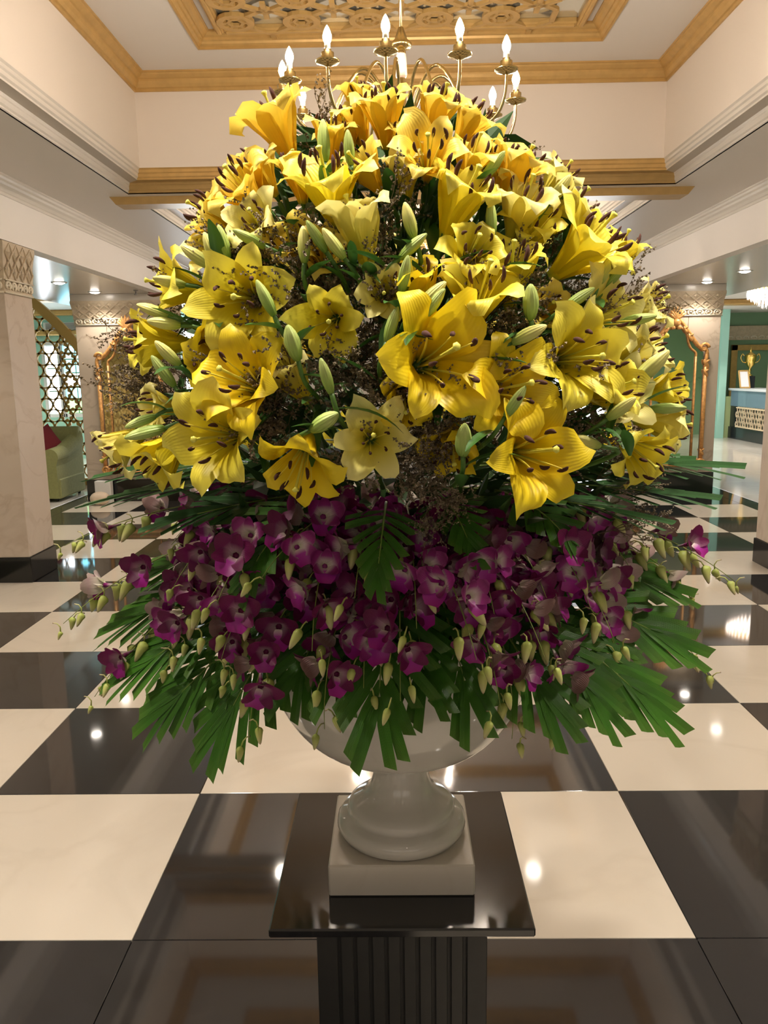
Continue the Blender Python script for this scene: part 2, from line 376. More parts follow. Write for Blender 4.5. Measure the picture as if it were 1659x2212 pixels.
def coffer(y0, y1, tn, deep=True):
    """stepped coffer: mouldings swept round a rectangle; side 0/2 run across the hall (gold), 1/3 along it (daylight sheen on gold painted as cream)"""
    x0, x1 = XC-2.01, XC+2.01
    def sweep(name, prof, mats, rect=None, sides=(0,1,2,3)):
        X0, X1, Y0, Y1 = rect or (x0, x1, y0, y1); b = MB()
        L = [[(X0-d, Y0-d, z), (X1+d, Y0-d, z), (X1+d, Y1+d, z), (X0-d, Y1+d, z)] for d, z in prof]
        for a, c in zip(L, L[1:]):
            for k in sides:
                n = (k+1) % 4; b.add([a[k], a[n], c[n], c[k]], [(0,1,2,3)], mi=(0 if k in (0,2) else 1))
        b.fixn = False
        return struct(name, b, mats)
    sweep('trim_%d' % tn, [(.15,3.0),(.15,3.008),(.143,3.012),(.143,3.022),(.132,3.03),(.132,3.058),(.126,3.064),(.126,3.072),(.12,3.08)], [M_GOLDD, M_SHEEN])
    sweep('ceiling', [(.12,3.08),(.035,3.08)], [M_GOLDD, M_STRIP])
    sweep('trim_%d' % (tn+1), [(.035,3.08),(.035,3.092),(.022,3.10),(.022,3.122),(.012,3.13),(.012,3.15),(0,3.16)], [M_GOLD, M_SHEEN])
    sweep('ceiling', [(0,3.16),(0,3.71)], [M_WALL, M_WALL])
    sweep('trim_%d' % (tn+2), [(0,3.70),(-.012,3.70),(-.012,3.722),(-.022,3.727),(-.036,3.745),(-.045,3.764),(-.047,3.776),(-.060,3.781),(-.082,3.797),(-.088,3.808),(-.1,3.81),(-.1,3.82)], [M_GOLD, M_GOLD])
    iy0, iy1 = y0+.47, y1-.47; ix0, ix1 = -1.345, 1.465
    if not deep:
        iy0 += .2; iy1 -= .2
    b = MB()
    a = [(x0+.1,y0+.1),(x1-.1,y0+.1),(x1-.1,y1-.1),(x0+.1,y1-.1)]; c = [(ix0,iy0),(ix1,iy0),(ix1,iy1),(ix0,iy1)]
    for k in range(4):
        n = (k+1) % 4; b.add([(*a[k],3.82),(*a[n],3.82),(*c[n],3.82),(*c[k],3.82)], [(0,1,2,3)])
    struct('ceiling', b, M_CEIL)
    sweep('trim_%d' % (tn+3), [(0,3.82),(0,3.812),(-.012,3.812),(-.012,3.828),(-.03,3.838),(-.036,3.852),(-.05,3.858),(-.052,3.872),(-.072,3.88),(-.086,3.895),(-.1,3.897),(-.1,3.906)], [M_GOLD, M_GOLD], (ix0, ix1, iy0, iy1))
    b = MB(); b.add([(ix0+.1,iy0+.1,3.906),(ix1-.1,iy0+.1,3.906),(ix1-.1,iy1-.1,3.906),(ix0+.1,iy1-.1,3.906)], [(0,1,2,3)]); struct('ceiling', b, M_CEIL)
    return ix0+.1, ix1-.1, iy0+.1, iy1-.1
JR = coffer(1.40, 6.47, 1)
coffer(7.12, 10.05, 5, False); coffer(11.0, 14.3, 9, False); coffer(-4.6, .75, 13, False)
ys = [(-6.0,-4.75),(.9,1.25),(6.62,6.97),(10.2,10.85),(14.45,19.4)]
for (a, c) in ys:                                    # beams between the coffers
    b = MB(); b.box(XC-2.158, XC+2.158, a, c, ZF, ZF+.5); struct('ceiling', b, M_CEIL)
for sx in (-1, 1):                                   # long high soffits either side
    xa, xb = sorted((XC+sx*2.16, XC+sx*2.89)); b = MB(); b.box(xa, xb, -6, 19.4, ZF, ZF+.5); struct('ceiling', b, M_CEIL)
# gold band hung under each cross beam
for (yy, n) in ((6.70, 17), (10.45, 18), (1.0, 19)):
    b = MB(); b.add([(XC-2.34,yy,ZF),(XC+2.34,yy,ZF),(XC+2.29,yy,ZF-.06),(XC-2.29,yy,ZF-.06),(XC-2.34,yy+.2,ZF),(XC+2.34,yy+.2,ZF),(XC+2.29,yy+.2,ZF-.06),(XC-2.29,yy+.2,ZF-.06)],
                    [(3,2,1,0),(4,5,6,7),(7,6,2,3),(0,4,7,3),(1,2,6,5)]); struct('trim_%d' % n, b, M_GOLDD)
# fascias with crown moulding, low soffits
for sx, nm in ((-1,'left'), (1,'right')):
    xf = XC+sx*2.89
    xa, xb = sorted((xf, xf+sx*.12)); b = MB(); b.box(xa, xb, -6, 19.4, ZS, ZF+.5); struct('ceiling', b, M_FASC)
    prof = [(0,2.885),(.012,2.885),(.012,2.905),(.022,2.91),(.034,2.93),(.05,2.945),(.055,2.962),(.075,2.97),(.08,2.985),(.095,2.99),(.095,3.0)]
    b = MB()
    for (d0,z0),(d1,z1) in zip(prof, prof[1:]):
        b.add([(xf-sx*d0,-6,z0),(xf-sx*d0,19.4,z0),(xf-sx*d1,19.4,z1),(xf-sx*d1,-6,z1)], [(0,1,2,3)])
    struct('trim_%d' % (20 if sx < 0 else 21), b, M_SHEEN)
    xa, xb = sorted((xf+sx*.121, xf+sx*1.75)); b = MB(); b.box(xa, xb, -6, 12.2, ZS+.0, ZS+.12); struct('ceiling', b, M_SOFF)
    xa, xb = sorted((xf+sx*.121, sx*10.1)); b = MB(); b.box(xa, xb, 12.2, 19.4, 2.82, 2.94); struct('ceiling', b, M_CEIL)
    xa, xb = sorted((xf+sx*1.75, sx*10.1)); b = MB(); b.box(xa, xb, -6, 12.2, 2.82, 2.94); struct('ceiling', b, M_CEIL)
    xa, xb = sorted((xf+sx*1.7, xf+sx*1.75)); b = MB(); b.box(xa, xb, -6, 12.2, ZS+.12, 2.82); struct('ceiling', b, M_CEIL)
    xa, xb = sorted((xf+.12*sx, xf+sx*1.75)); b = MB(); b.box(xa, xb, 12.15, 12.2, ZS+.12, 2.82); struct('ceiling', b, M_CEIL)
    # gold ridges on the side ceilings
    for q, (yy, zz, hh) in enumerate(((12.6, 2.74, .08), (15.3, 2.72, .10))):
        xa, xb = sorted((xf+sx*1.2, sx*10)); b = MB(); b.bev(xa, xb, yy, yy+.35, zz, zz+hh, .02); struct('trim_%d' % (22+q+(0 if sx < 0 else 2)), b, M_GOLD)

# end of the hall: wall with two tall glazed openings
b = MB(); b.box(-2.7, 2.8, 15.0, 15.2, 0, 3.1); struct('wall_front', b, M_WALL)
b = MB(); b.box(-9.0, 10.0, 19.2, 19.4, 0, 3.0); struct('wall_front', b, M_GREEN)
b = MB(); b.box(-2.72, 2.82, 14.97, 15.0, 0, .28); struct('baseboard_front', b, M_BLK)
def window(n, x0, x1, y, z0, z1, rows, cols, pane_mats):
    b = MB(); t = .035
    b.bev(x0-t, x0+t, y-.03, y+.03, z0-t, z1+t); b.bev(x1-t, x1+t, y-.03, y+.03, z0-t, z1+t)
    b.bev(x0, x1, y-.03, y+.03, z0-t, z0+t); b.bev(x0, x1, y-.03, y+.03, z1-t, z1+t)
    f = struct('window_%d' % n, b, M_WIND)
    for i in range(cols):
        for j in range(rows):
            xa = x0+t+(x1-x0-2*t)*i/cols; xb = x0+t+(x1-x0-2*t)*(i+1)/cols
            za = z0+t+(z1-z0-2*t)*j/rows; zb = z0+t+(z1-z0-2*t)*(j+1)/rows
            b = MB(); b.box(xa+.012, xb-.012, y+.004, y+.012, za+.012, zb-.012)
            build('pane', b, pane_mats[(i*rows+j) % len(pane_mats)], f)
    return f
M_BACKFILL = emat('fill glow behind the camera', (1.0,.95,.88), .7)  # glow added behind the camera to fill the bouquet front
window(5, -3.9, -.2, -5.95, .9, 2.75, 2, 4, [M_BACKFILL])  # this pair of unseen windows is added as front fill
window(6, .3, 4.0, -5.95, .9, 2.75, 2, 4, [M_BACKFILL])
window(1, -3.95, -2.85, 15.1, .05, 2.6, 3, 2, [M_SKY])
window(2, 2.95, 3.95, 15.1, .05, 2.6, 3, 2, [M_SKY])

# ------------------------------------------------------------------ columns and piers
def capital(parent, x0, x1, y0, y1, z0, z1, cell):
    b = MB(); e = .035; zz = z0+(z1-z0)*.25
    L = [[(x0-d,y0-d,z),(x1+d,y0-d,z),(x1+d,y1+d,z),(x0-d,y1+d,z)] for d, z in ((.004,z0),(.004,zz),(.012,zz+.01),(e*.5,(zz+z1)/2),(e,z1-.03),(e,z1))]
    for a, c in zip(L, L[1:]):
        for k in range(4): n = (k+1) % 4; b.add([a[k],a[n],c[n],c[k]], [(0,1,2,3)])
    b.add(L[0], [(3,2,1,0)]); b.add(L[-1], [(0,1,2,3)])
    cap = build('capital', b, M_CAP, parent)
    faces = [('f', x0, x1), ('l', y0, y1), ('r', y0, y1)]
    def pos(fc, u, z, out):
        d = (.004 if z < zz else .012+(e-.012)*(z-zz)/(z1-zz))+out
        if fc == 'f': return Vector((u, y0-d, z))
        if fc == 'l': return Vector((x0-d, u, z))
        return Vector((x1+d, u, z))
    rel = MB()
    sm = MB()
    for fc, a, c in faces:
        n = max(2, round((c-a)/cell)); w = (c-a)/n; rows = 2; h = (z1-.02-zz)/rows
        for i in range(n):
            for j in range(rows):
                u0 = a+i*w; v0 = zz+.01+j*h
                P = [pos(fc,u0+w/2,v0,.004), pos(fc,u0+w,v0+h/2,.004), pos(fc,u0+w/2,v0+h*.98,.004), pos(fc,u0,v0+h/2,.004)]
                for k in range(4): rel.tube([P[k], P[(k+1)%4]], .0075, 4, smooth=False)
                ctr = pos(fc,u0+w/2,v0+h/2,.012)
                Q = [pos(fc,u0+w/2+s_*w*.22,v0+h/2+t_*h*.26,.002) for s_,t_ in ((0,-1),(1,0),(0,1),(-1,0))]
                rel.add(Q+[ctr], [(0,1,4),(1,2,4),(2,3,4),(3,0,4)])
        n2 = max(3, round((c-a)/(cell*.85))); w2 = (c-a)/n2
        for i in range(n2):
            u = a+(i+.5)*w2; zc = (z0+zz)/2+.006; s_ = MB()
            arc = [pos(fc, u+cos(q)*w2*.36, zc+sin(q)*.028, .008) for q in [pi*(-.35+1.7*t/9) for t in range(10)]]
            s_.tube(arc, [.006]+[.010]*8+[.006], 5)
            s_.tube([pos(fc,u-w2*.14,zc-.004,.006), pos(fc,u,zc+.008,.012), pos(fc,u+w2*.14,zc-.004,.006)], .009, 5)
            build('scroll', s_, M_CAPL, parent)
        sm.tube([pos(fc,a,z0+.004,.006), pos(fc,c,z0+.004,.006)], .008, 5); sm.tube([pos(fc,a,zz+.002,.006), pos(fc,c,zz+.002,.006)], .007, 5)
    o = build('lattice_relief', rel, M_CAP, parent); o['kind'] = 'stuff'
    build('bead', sm, M_CAPL, parent)
def column(name, x0, x1, y0, y1, zb, zc, zct, mat, label, cat, cell, panels=1):
    t = empty(name, ((x0+x1)/2, (y0+y1)/2, 0)); t['label'] = label; t['category'] = cat
    off = Vector(((x0+x1)/2, (y0+y1)/2, 0)); x0 -= off.x; x1 -= off.x; y0 -= off.y; y1 -= off.y
    b = MB(); b.bev(x0-.012, x1+.012, y0-.012, y1+.012, 0.001, zb, .004); build('base', b, M_BLK, t)
    for k in range(panels):                      # marble cladding slabs
        xa = x0+(x1-x0)*k/panels; xb = x0+(x1-x0)*(k+1)/panels
        b = MB(); b.bev(xa+.0012, xb-.0012, y0, y1, zb, zc, .003); build('slab', b, mat, t)
    capital(t, x0, x1, y0, y1, zc, zct, cell)
    if zct < ZS-.01:
        b = MB(); b.box(x0-.03, x1+.03, y0-.03, y1+.03, zct, ZS-.002); build('neck', b, M_SOFF, t)
    return t
column('marble_column', -3.36, -2.865, 6.0, 6.45, .2, 2.20, 2.566, M_COLM, 'pale marble column with black base at the left edge of the hall', 'column', .105)
column('marble_column', 2.94, 3.44, 5.97, 6.42, .2, 2.20, 2.566, M_COLM, 'marble column with black base cut off by the right edge of the photo', 'column', .105)
column('marble_pier', -3.935, -2.78, 10.0, 10.5, .28, 2.20, 2.49, M_PIER, 'wide marble pier behind the left gilt mirror', 'pier', .125, 3)
column('marble_pier', 2.80, 3.98, 10.0, 10.5, .28, 2.20, 2.49, M_PIER, 'wide marble pier behind the right gilt mirror', 'pier', .125, 3)

# ------------------------------------------------------------------ gilt mirrors
def gilt_mirror(cx, label):
    t = empty('gilt_mirror', (cx, 9.97, .36)); tag(t, label, 'mirror', 'gilt wall mirrors')
    W_, H1, HP = .385, 1.40, 1.80       # half width, height of the rails, height of the peak lobe (local, z from the sill)
    # glass
    out = [(-W_+.03,.03),(W_-.03,.03),(W_-.03,H1),(.24,H1+.12),(.16,H1+.26),(0,H1+.36),(-.16,H1+.26),(-.24,H1+.12),(-W_+.03,H1)]
    b = MB(); b.prism(out, -.004, .006); build('glass', b, M_MIRROR, t)
    def rail(name, pts, r, n=8):
        b = MB(); b.tube([(x,-.018,z) for x,z in pts], r, n); return build(name, b, M_MFRAME, t)
    for sg in (-1, 1):
        rail('outer_rail', [(sg*W_,.02),(sg*W_,H1-.1)], .026)
        rail('inner_rail', [(sg*.262,.05),(sg*.262,H1-.05)], .013)
        P = catmull([(sg*W_,0,H1-.12),(sg*(W_+.005),0,H1+.02),(sg*.30,0,H1+.07),(sg*.22,0,H1+.16),(sg*.12,0,H1+.30),(0,0,H1+.44)], 5)
        rail('arch_rail', [(p.x,p.z) for p in P], .024)
        P = catmull([(sg*.262,0,H1-.06),(sg*.258,0,H1+.0),(sg*.20,0,H1+.05),(sg*.165,0,H1+.12),(sg*.14,0,H1+.22),(sg*.08,0,H1+.29),(0,0,H1+.31)], 5)
        rail('inner_arch', [(p.x,p.z) for p in P], .012)
        # shoulder scroll and corner roundel
        b = MB(); b.tube([(sg*(W_-.03)+cos(q)*(.055-.0055*q)*sg, -.03, H1+.055+sin(q)*(.055-.0055*q)) for q in [k*.5 for k in range(16)]], [.022-.0008*k for k in range(16)], 6); build('scroll', b, M_MFRAME, t)
        b = MB(); b.ell((sg*(W_-.01),-.03,.05), (.055,.03,.055)); b.tube([(sg*(W_-.01)+cos(q)*(.05-.005*q), -.06, .05+sin(q)*(.05-.005*q)) for q in [k*.6 for k in range(14)]], .011, 5); build('corner_roundel', b, M_MFRAME, t)
        # leaf sprays along the rail
        for k, (zz, s_) in enumerate(((H1-.25,.9),(H1-.14,1.1),(.18,.8),(H1+.18,.9),(H1+.27,.8))):
            xx = sg*W_ if zz < H1 else sg*(.22-(zz-H1-.12)*.72)
            b = MB(); M = Matrix.Rotation(-sg*.5, 4, 'Y'); b.ell((xx,-.035,zz), (.026*s_,.014,.06*s_), 7, 5, M=M); b.ell((xx+sg*.012,-.04,zz+.03), (.014*s_,.012,.035*s_), 6, 4, M=Matrix.Rotation(sg*.9,4,'Y')); build('carved_leaf', b, M_MFRAME, t)
    rail('bottom_rail', [(-W_,.02),(W_,.02)], .024); rail('inner_bottom_rail', [(-.262,.09),(.262,.09)], .011)
    for k in range(7):                              # crest of carved leaves
        a = (k-3)*.32; b = MB(); ln = .11-.010*abs(k-3)
        b.ell((sin(a)*.05,-.035,H1+.40+cos(a)*.05), (.022,.016,ln), 7, 5, M=Matrix.Rotation(a,4,'Y')); build('crest_leaf', b, M_MFRAME, t)
    b = MB(); b.ell((0,-.045,H1+.36), (.05,.025,.045)); b.ell((-.035,-.04,H1+.30), (.03,.018,.025)); b.ell((.035,-.04,H1+.30), (.03,.018,.025)); build('crest_shell', b, M_MFRAME, t)
    return t
gilt_mirror(-3.29, 'carved gilt mirror half hidden by the bouquet on its left')
gilt_mirror(3.42, 'carved gilt mirror to the right of the bouquet, reflecting a green wall')

# ------------------------------------------------------------------ lattice screens
def jali_mesh(inside, x0, x1, z0, z1, rad, th, seed=0):
    """hexagonal cells, each a plate with a round, hexagonal or starred hole"""
    b = MB(); dx = rad*sqrt(3); dz = rad*1.5; n = 12; row = 0; z = z0
    while z < z1+rad:
        x = x0+(dx/2 if row % 2 else 0); k = row
        while x < x1+dx:
            if inside(x, z):
                kind = (k*2+row) % 3
                o = []; h = []
                for q in range(n):
                    a = 2*pi*q/n+pi/6
                    am = (a-pi/6) % (pi/3)-pi/6
                    o.append((x+cos(a)*rad*cos(pi/6)/cos(am-0)*1.0 if False else x+cos(a)*rad*(cos(pi/6)/cos(((a) % (pi/3))-pi/6)), z+sin(a)*rad*(cos(pi/6)/cos(((a) % (pi/3))-pi/6))))
                    rr = rad*(.76 if kind == 0 else .72 if kind == 1 else (.76 if q % 2 else .42))
                    h.append((x+cos(a)*rr, z+sin(a)*rr))
                vs = [(p[0],-th/2,p[1]) for p in o]+[(p[0],-th/2,p[1]) for p in h]+[(p[0],th/2,p[1]) for p in o]+[(p[0],th/2,p[1]) for p in h]
                fs = []
                for q in range(n):
                    r_ = (q+1) % n
                    fs += [(q,r_,n+r_,n+q),(2*n+r_,2*n+q,3*n+q,3*n+r_),(n+q,n+r_,3*n+r_,3*n+q)]
                b.add(vs, fs)
            x += dx; k += 1
        z += dz; row += 1
    return b
def arch_screen(cx, y, half, spring, peak, label, mat):
    t = empty('lattice_screen', (cx, y, 0)); tag(t, label, 'screen')
    def edge(z): # half width at height
        if z <= spring: return half
        u = (z-spring)/(peak-spring); return half*max(0, 1-u**1.55)
    def inside(x, z): return z > .05 and z < peak-.08 and abs(x) < edge(z)-.02
    o = build('lattice', jali_mesh(inside, -half, half, .05, peak, .108, .03), mat, t)
    for sg in (-1, 1):
        pts = [(sg*half,0,0.0)]+[(sg*edge(spring+(peak-spring)*k/14),0,spring+(peak-spring)*k/14) for k in range(15)]
        b = MB()
        for p, q in zip(pts, pts[1:]):
            p = Vector(p); q = Vector(q); d = (q-p).normalized(); nn = Vector((d.z,0,-d.x))*.065
            b.add([p-nn+Vector((0,-.03,0)), p+nn+Vector((0,-.03,0)), q+nn+Vector((0,-.03,0)), q-nn+Vector((0,-.03,0)),
                   p-nn+Vector((0,.03,0)), p+nn+Vector((0,.03,0)), q+nn+Vector((0,.03,0)), q-nn+Vector((0,.03,0))],
                  [(0,1,2,3),(7,6,5,4),(0,3,7,4),(1,5,6,2)])
        build('arch_band', b, M_JALI, t)
    b = MB(); b.bev(-half, half, -.03, .03, 0, .1); build('bottom_rail', b, M_JALI, t)
    return t
arch_screen(-5.22, 11.6, .88, 1.55, 2.70, 'gold pointed-arch lattice screen behind the green sofa', M_JALI)
arch_screen(-6.0, 1.5, 1.0, 1.5, 2.6, 'gold lattice screen seen reflected in the left mirror', M_JALI)
b = MB(); b.box(-7.4, -4.4, 1.15, 1.25, 0, 2.8); struct('wall_left', b, pmat('warm yellow wall paint', (.85,.66,.25), .5))

# lounge behind the screen: green wall, windows, cornice, grille
b = MB(); b.box(-9.0, -6.75, 15.4, 15.5, 0, 2.8); b.box(-6.75, -5.6, 15.4, 15.5, 2.25, 2.8); b.box(-5.6, -3.99, 15.4, 15.5, 0, 2.8); b.box(-6.75, -5.6, 15.4, 15.5, 0, .8)
struct('wall_front', b, M_TEAL)
window(3, -6.72, -6.42, 15.42, .84, 2.2, 3, 1, [M_SKY])
window(4, -6.38, -5.65, 15.42, .84, 2.2, 5, 3, [M_LEAFLIT, M_CYAN, M_SKY, M_CYAN, M_CYAN])
b = MB(); b.bev(-9, -3.99, 15.3, 15.4, 2.35, 2.44, .02); struct('trim_26', b, M_GOLD)
t = tag(empty('air_grille', (-5.9, 15.36, 2.52)), 'grey slatted air grille high on the lounge wall', 'grille')
b = MB(); b.bev(-.75,.75,-.02,.02,-.07,.07,.004); build('frame', b, M_WHITE, t)
for k in range(5):
    b = MB(); b.box(-.70,.70,-.035,-.02,-.055+.024*k,-.043+.024*k); build('slat', b, M_GRILLE, t)

# ------------------------------------------------------------------ sofa
def sofa(x1, y0, label, rot=0):
    t = empty('sofa', (x1, y0, 0)); t.rotation_euler.z = rot; tag(t, label, 'sofa')
    W_, D = 1.9, .92
    b = MB(); b.bev(-W_+.02, -.02, .04, D-.06, .04, .30, .02); build('base', b, M_SOFA, t)
    b = MB(); n = 10                                        # rolled back
    prof = [(D-.30,.28),(D-.26,.60),(D-.20,.84),(D-.12,.92),(D-.02,.90),(D+.02,.82),(D-.02,.70),(D-.02,.05),(D-.28,.05)]
    for xa in (-W_+.04, -.04): pass
    vs = [(-W_+.04,y,z) for y,z in prof]+[(-.04,y,z) for y,z in prof]; m_ = len(prof)
    b.add(vs, [tuple(range(m_)), tuple(range(2*m_-1,m_-1,-1))]+[(i,(i+1)%m_,(i+1)%m_+m_,i+m_) for i in range(m_)], smooth=True); b.fixn = True
    build('backrest', b, M_SOFA, t)
    for k in range(2):
        b = MB(); b.bev(-W_+.27+k*.69, -W_+.27+(k+1)*.69-.01, .02, D-.28, .30, .46, .04); build('seat_cushion', b, M_SOFA, t)
    for xx in (-.26, -W_+.0):                               # rolled arms with a scroll front
        prof = [(.03,.05),(.23,.05),(.225,.46)]+[(.15+.105*cos(a),.575+.105*sin(a)) for a in [(-.5+.22*k) for k in range(14)]]+[(.03,.50)]
        b = MB(); m_ = len(prof)
        sec = [(0.0,0.0),(.35,.02),(.7,.13),(D-.06,.22)]
        vs = []
        for (yy, lift) in sec: vs += [(xx+(x if xx > -1 else .26-x), yy, z+(lift*max(0,(z-.3)/.38) if z > .3 else 0)) for x, z in prof]
        fs = [tuple(range(m_)), tuple(range(4*m_-1,3*m_-1,-1))]+[(s_*m_+i,s_*m_+(i+1)%m_,(s_+1)*m_+(i+1)%m_,(s_+1)*m_+i) for s_ in range(3) for i in range(m_)]
        b.add(vs, fs); b.fixn = True; build('arm', b, M_SOFA, t)
    for xx in (-W_+.1, -.1):
        for yy in (.1, D-.1):
            b = MB(); b.lathe([(.018,0.001),(.028,.05)], 10, c=(xx,yy,0)); build('foot', b, M_DARK, t)
    return t
sofa(-4.27, 9.96, 'olive green rolled-arm sofa behind the left marble column')
sofa(-4.9, 3.7, 'green sofa seen reflected in the left mirror', pi)
def cushion(M, label):
    b = MB(); n = 10; vs = []; 
    for sgn in (1,-1):
        for i in range(n+1):
            for j in range(n+1):
                u = -1+2*i/n; v = -1+2*j/n; th = .075*((1-u**4)*(1-v**4))**.6
                k = 1-.08*(u*u*v*v < .2)*0; vs.append((u*.22*(1-.05*(1-v*v)), v*.22*(1-.05*(1-u*u)), sgn*th))
    for s_ in range(2):
        o = s_*(n+1)**2
        for i in range(n):
            for j in range(n):
                f = (o+i*(n+1)+j, o+(i+1)*(n+1)+j, o+(i+1)*(n+1)+j+1, o+i*(n+1)+j+1); b.add([], []); b.f.append(f if s_ == 0 else f[::-1]); b.mi.append(0); b.smooth.append(True)
    b.v = vs; b.uv = [(.5,.5)]*len(vs)
    o = build('cushion', b, M_RED); o.matrix_world = M; return tag(o, label, 'cushion')
cushion(Matrix.Translation((-4.66, 10.42, .70)) @ Matrix.Rotation(radians(62),4,'X') @ Matrix.Rotation(radians(40),4,'Z'), 'dark red cushion leaning in the corner of the olive sofa')

# small things at the foot of the left pier
b = MB(); b.bev(-3.80,-3.60,9.86,9.96,.0,.28,.006); tag(build('pedestal_block', b, M_WHITE), 'small white block standing against the left pier base', 'block')
b = MB(); b.ell((-3.69, 9.72, .085), (.125,.10,.083), 14, 10); tag(build('rounded_stone', b, M_STONE), 'pale rounded stone on the floor below the left mirror', 'stone')

# ------------------------------------------------------------------ right hand lobby
t = tag(empty('reception_counter', (7.5, 16.1, 0)), 'dark reception counter with cream lattice front and glass upper', 'counter')
b = MB(); b.bev(0,.6,-2.4,2.0,0.001,.26,.004); build('plinth', b, M_DARK, t)
b = MB(); b.bev(.03,.6,-2.4,2.0,.26,1.06,.004); build('carcass', b, M_DARK, t)
b = MB(); b.bev(.0,.03,-2.35,1.95,.72,1.06,.002); build('glass_front', b, M_GLASSY, t)
b = MB(); b.bev(-.03,.64,-2.45,2.05,1.06,1.11,.004); build('countertop', b, pmat('pale counter top', (.72,.78,.84), .15), t)
jb = jali_mesh(lambda x,z: True, -2.3, 1.5, .33, .60, .072, .02)
o = build('lattice_front', jb, M_JALIW, t, Matrix.Rotation(pi/2,4,'Z') @ Matrix.Translation((0,.0,0)))
for zz in (.27, .68):
    b = MB(); b.bev(-.02,.02,-2.35,1.6,zz,zz+.025,.003); build('lattice_rail', b, M_JALIW, t)
b = MB(); b.box(7.20, 7.36, 18.0, 19.2, 0, 2.82); tag(build('teal_pilaster', b, M_TEAL), 'narrow pale teal pilaster beside the reception wall', 'pilaster')
b = MB(); b.bev(7.40, 7.62, 18.15, 18.35, .0, .92, .004); tag(build('lime_panel', b, M_LIME), 'pale lime stand at the far end of the reception counter', 'stand')
# capital band and gold rectangle on the green wall
tb_ = tag(empty('wall_frieze', (8.7, 19.17, 2.35)), 'beige cast frieze above the green reception wall', 'frieze')
b = MB(); b.bev(-1.3,1.3,-.03,.02,-.16,.17,.01); build('band', b, M_CAP, tb_)
for k in range(14):
    b = MB(); b.tube([(-1.2+k*.18+cos(q)*.06,-.04,-.10+sin(q)*.03) for q in [pi*(-.3+1.6*i/7) for i in range(8)]], .014, 5); build('scroll', b, M_CAPL, tb_)
tg = tag(empty('gold_panel_frame', (9.0, 19.15, 1.5)), 'gold rectangular moulding on the green reception wall', 'moulding')
for (xa,xb,za,zb) in ((-1.1,-.95,-.9,.58),(.95,1.1,-.9,.58),(-1.1,1.1,.45,.58),(-1.1,1.1,-.9,-.78)):
    b = MB(); b.bev(xa,xb,-.02,.02,za,zb,.008); build('moulding', b, M_GOLD, tg)
# trophy and certificate on the counter
P = at_y(1604, 836, 17.2); tx, ty = 7.84, 17.95
t = tag(empty('trophy', (tx, ty, 1.111)), 'tall gold two-handled trophy cup on the reception counter', 'trophy')
b = MB(); b.bev(-.09,.09,-.09,.09,0,.26,.006); build('plinth', b, M_DARK, t)
b = MB(); b.lathe([(.07,.26),(.06,.28),(.02,.31),(.018,.36),(.035,.39),(.018,.41),(.03,.44),(.085,.50),(.115,.60),(.12,.68),(.125,.685),(.115,.69)], 20); build('cup', b, M_TROPHY, t)
b = MB(); b.lathe([(.118,.69),(.10,.72),(.05,.76),(.02,.78),(.028,.80),(.012,.83),(.006,.90)], 20); build('lid', b, M_TROPHY, t)
for sg in (-1,1):
    b = MB(); b.tube(catmull([(sg*.10,0,.55),(sg*.17,0,.57),(sg*.21,0,.66),(sg*.18,0,.74),(sg*.14,0,.70)], 4), .011, 6); build('handle', b, M_TROPHY, t)
t = tag(empty('framed_certificate', (7.62, 17.62, 1.112)), 'gold framed certificate propped in front of the trophy', 'frame')
t.rotation_euler = (radians(-14), 0, radians(14))
b = MB(); b.box(-.105,.105,0,.008,.03,.37); build('sheet', b, M_PAPER, t)
for (xa,xb,za,zb) in ((-.13,-.10,0,.40),(.10,.13,0,.40),(-.13,.13,0,.03),(-.13,.13,.37,.40)):
    b = MB(); b.bev(xa,xb,-.012,.014,za,zb,.004); build('moulding', b, M_GOLD, t)
def crystal(x, y, z, rad, h, label):
    t = tag(empty('crystal_chandelier', (x, y, z)), label, 'chandelier')
    b = MB(); b.lathe([(rad*.9,h*.5),(rad*.98,h*.45)], 24); build('canopy', b, M_TROPHY, t)
    b = MB(); b.tube([(0,0,h*.4),(0,0,2.82-z)], .012, 8); build('rod', b, M_BRASS, t)
    g = MB()
    for k in range(5):
        rr = rad*(1-.16*k); n = int(34*(1-.16*k)); top = h*(.45-.10*k); ln = h*(.42)
        for i in range(n):
            a = 2*pi*i/n; px, py = rr*cos(a), rr*sin(a); d = .016
            g.add([(px-d*sin(a),py+d*cos(a),top),(px+d*sin(a),py-d*cos(a),top),(px*.99,py*.99,top-ln),(px*1.04,py*1.04,top-ln*.5)], [(0,1,3),(0,3,2),(1,2,3),(0,2,1)])
    o = build('crystal_strand', g, M_CRYS, t); o['kind'] = 'stuff'
crystal(5.75, 12.6, 2.58, .33, .36, 'nearer crystal chandelier over the right hand lobby')
crystal(5.95, 17.2, 2.62, .36, .36, 'farther crystal chandelier deep in the right hand lobby')
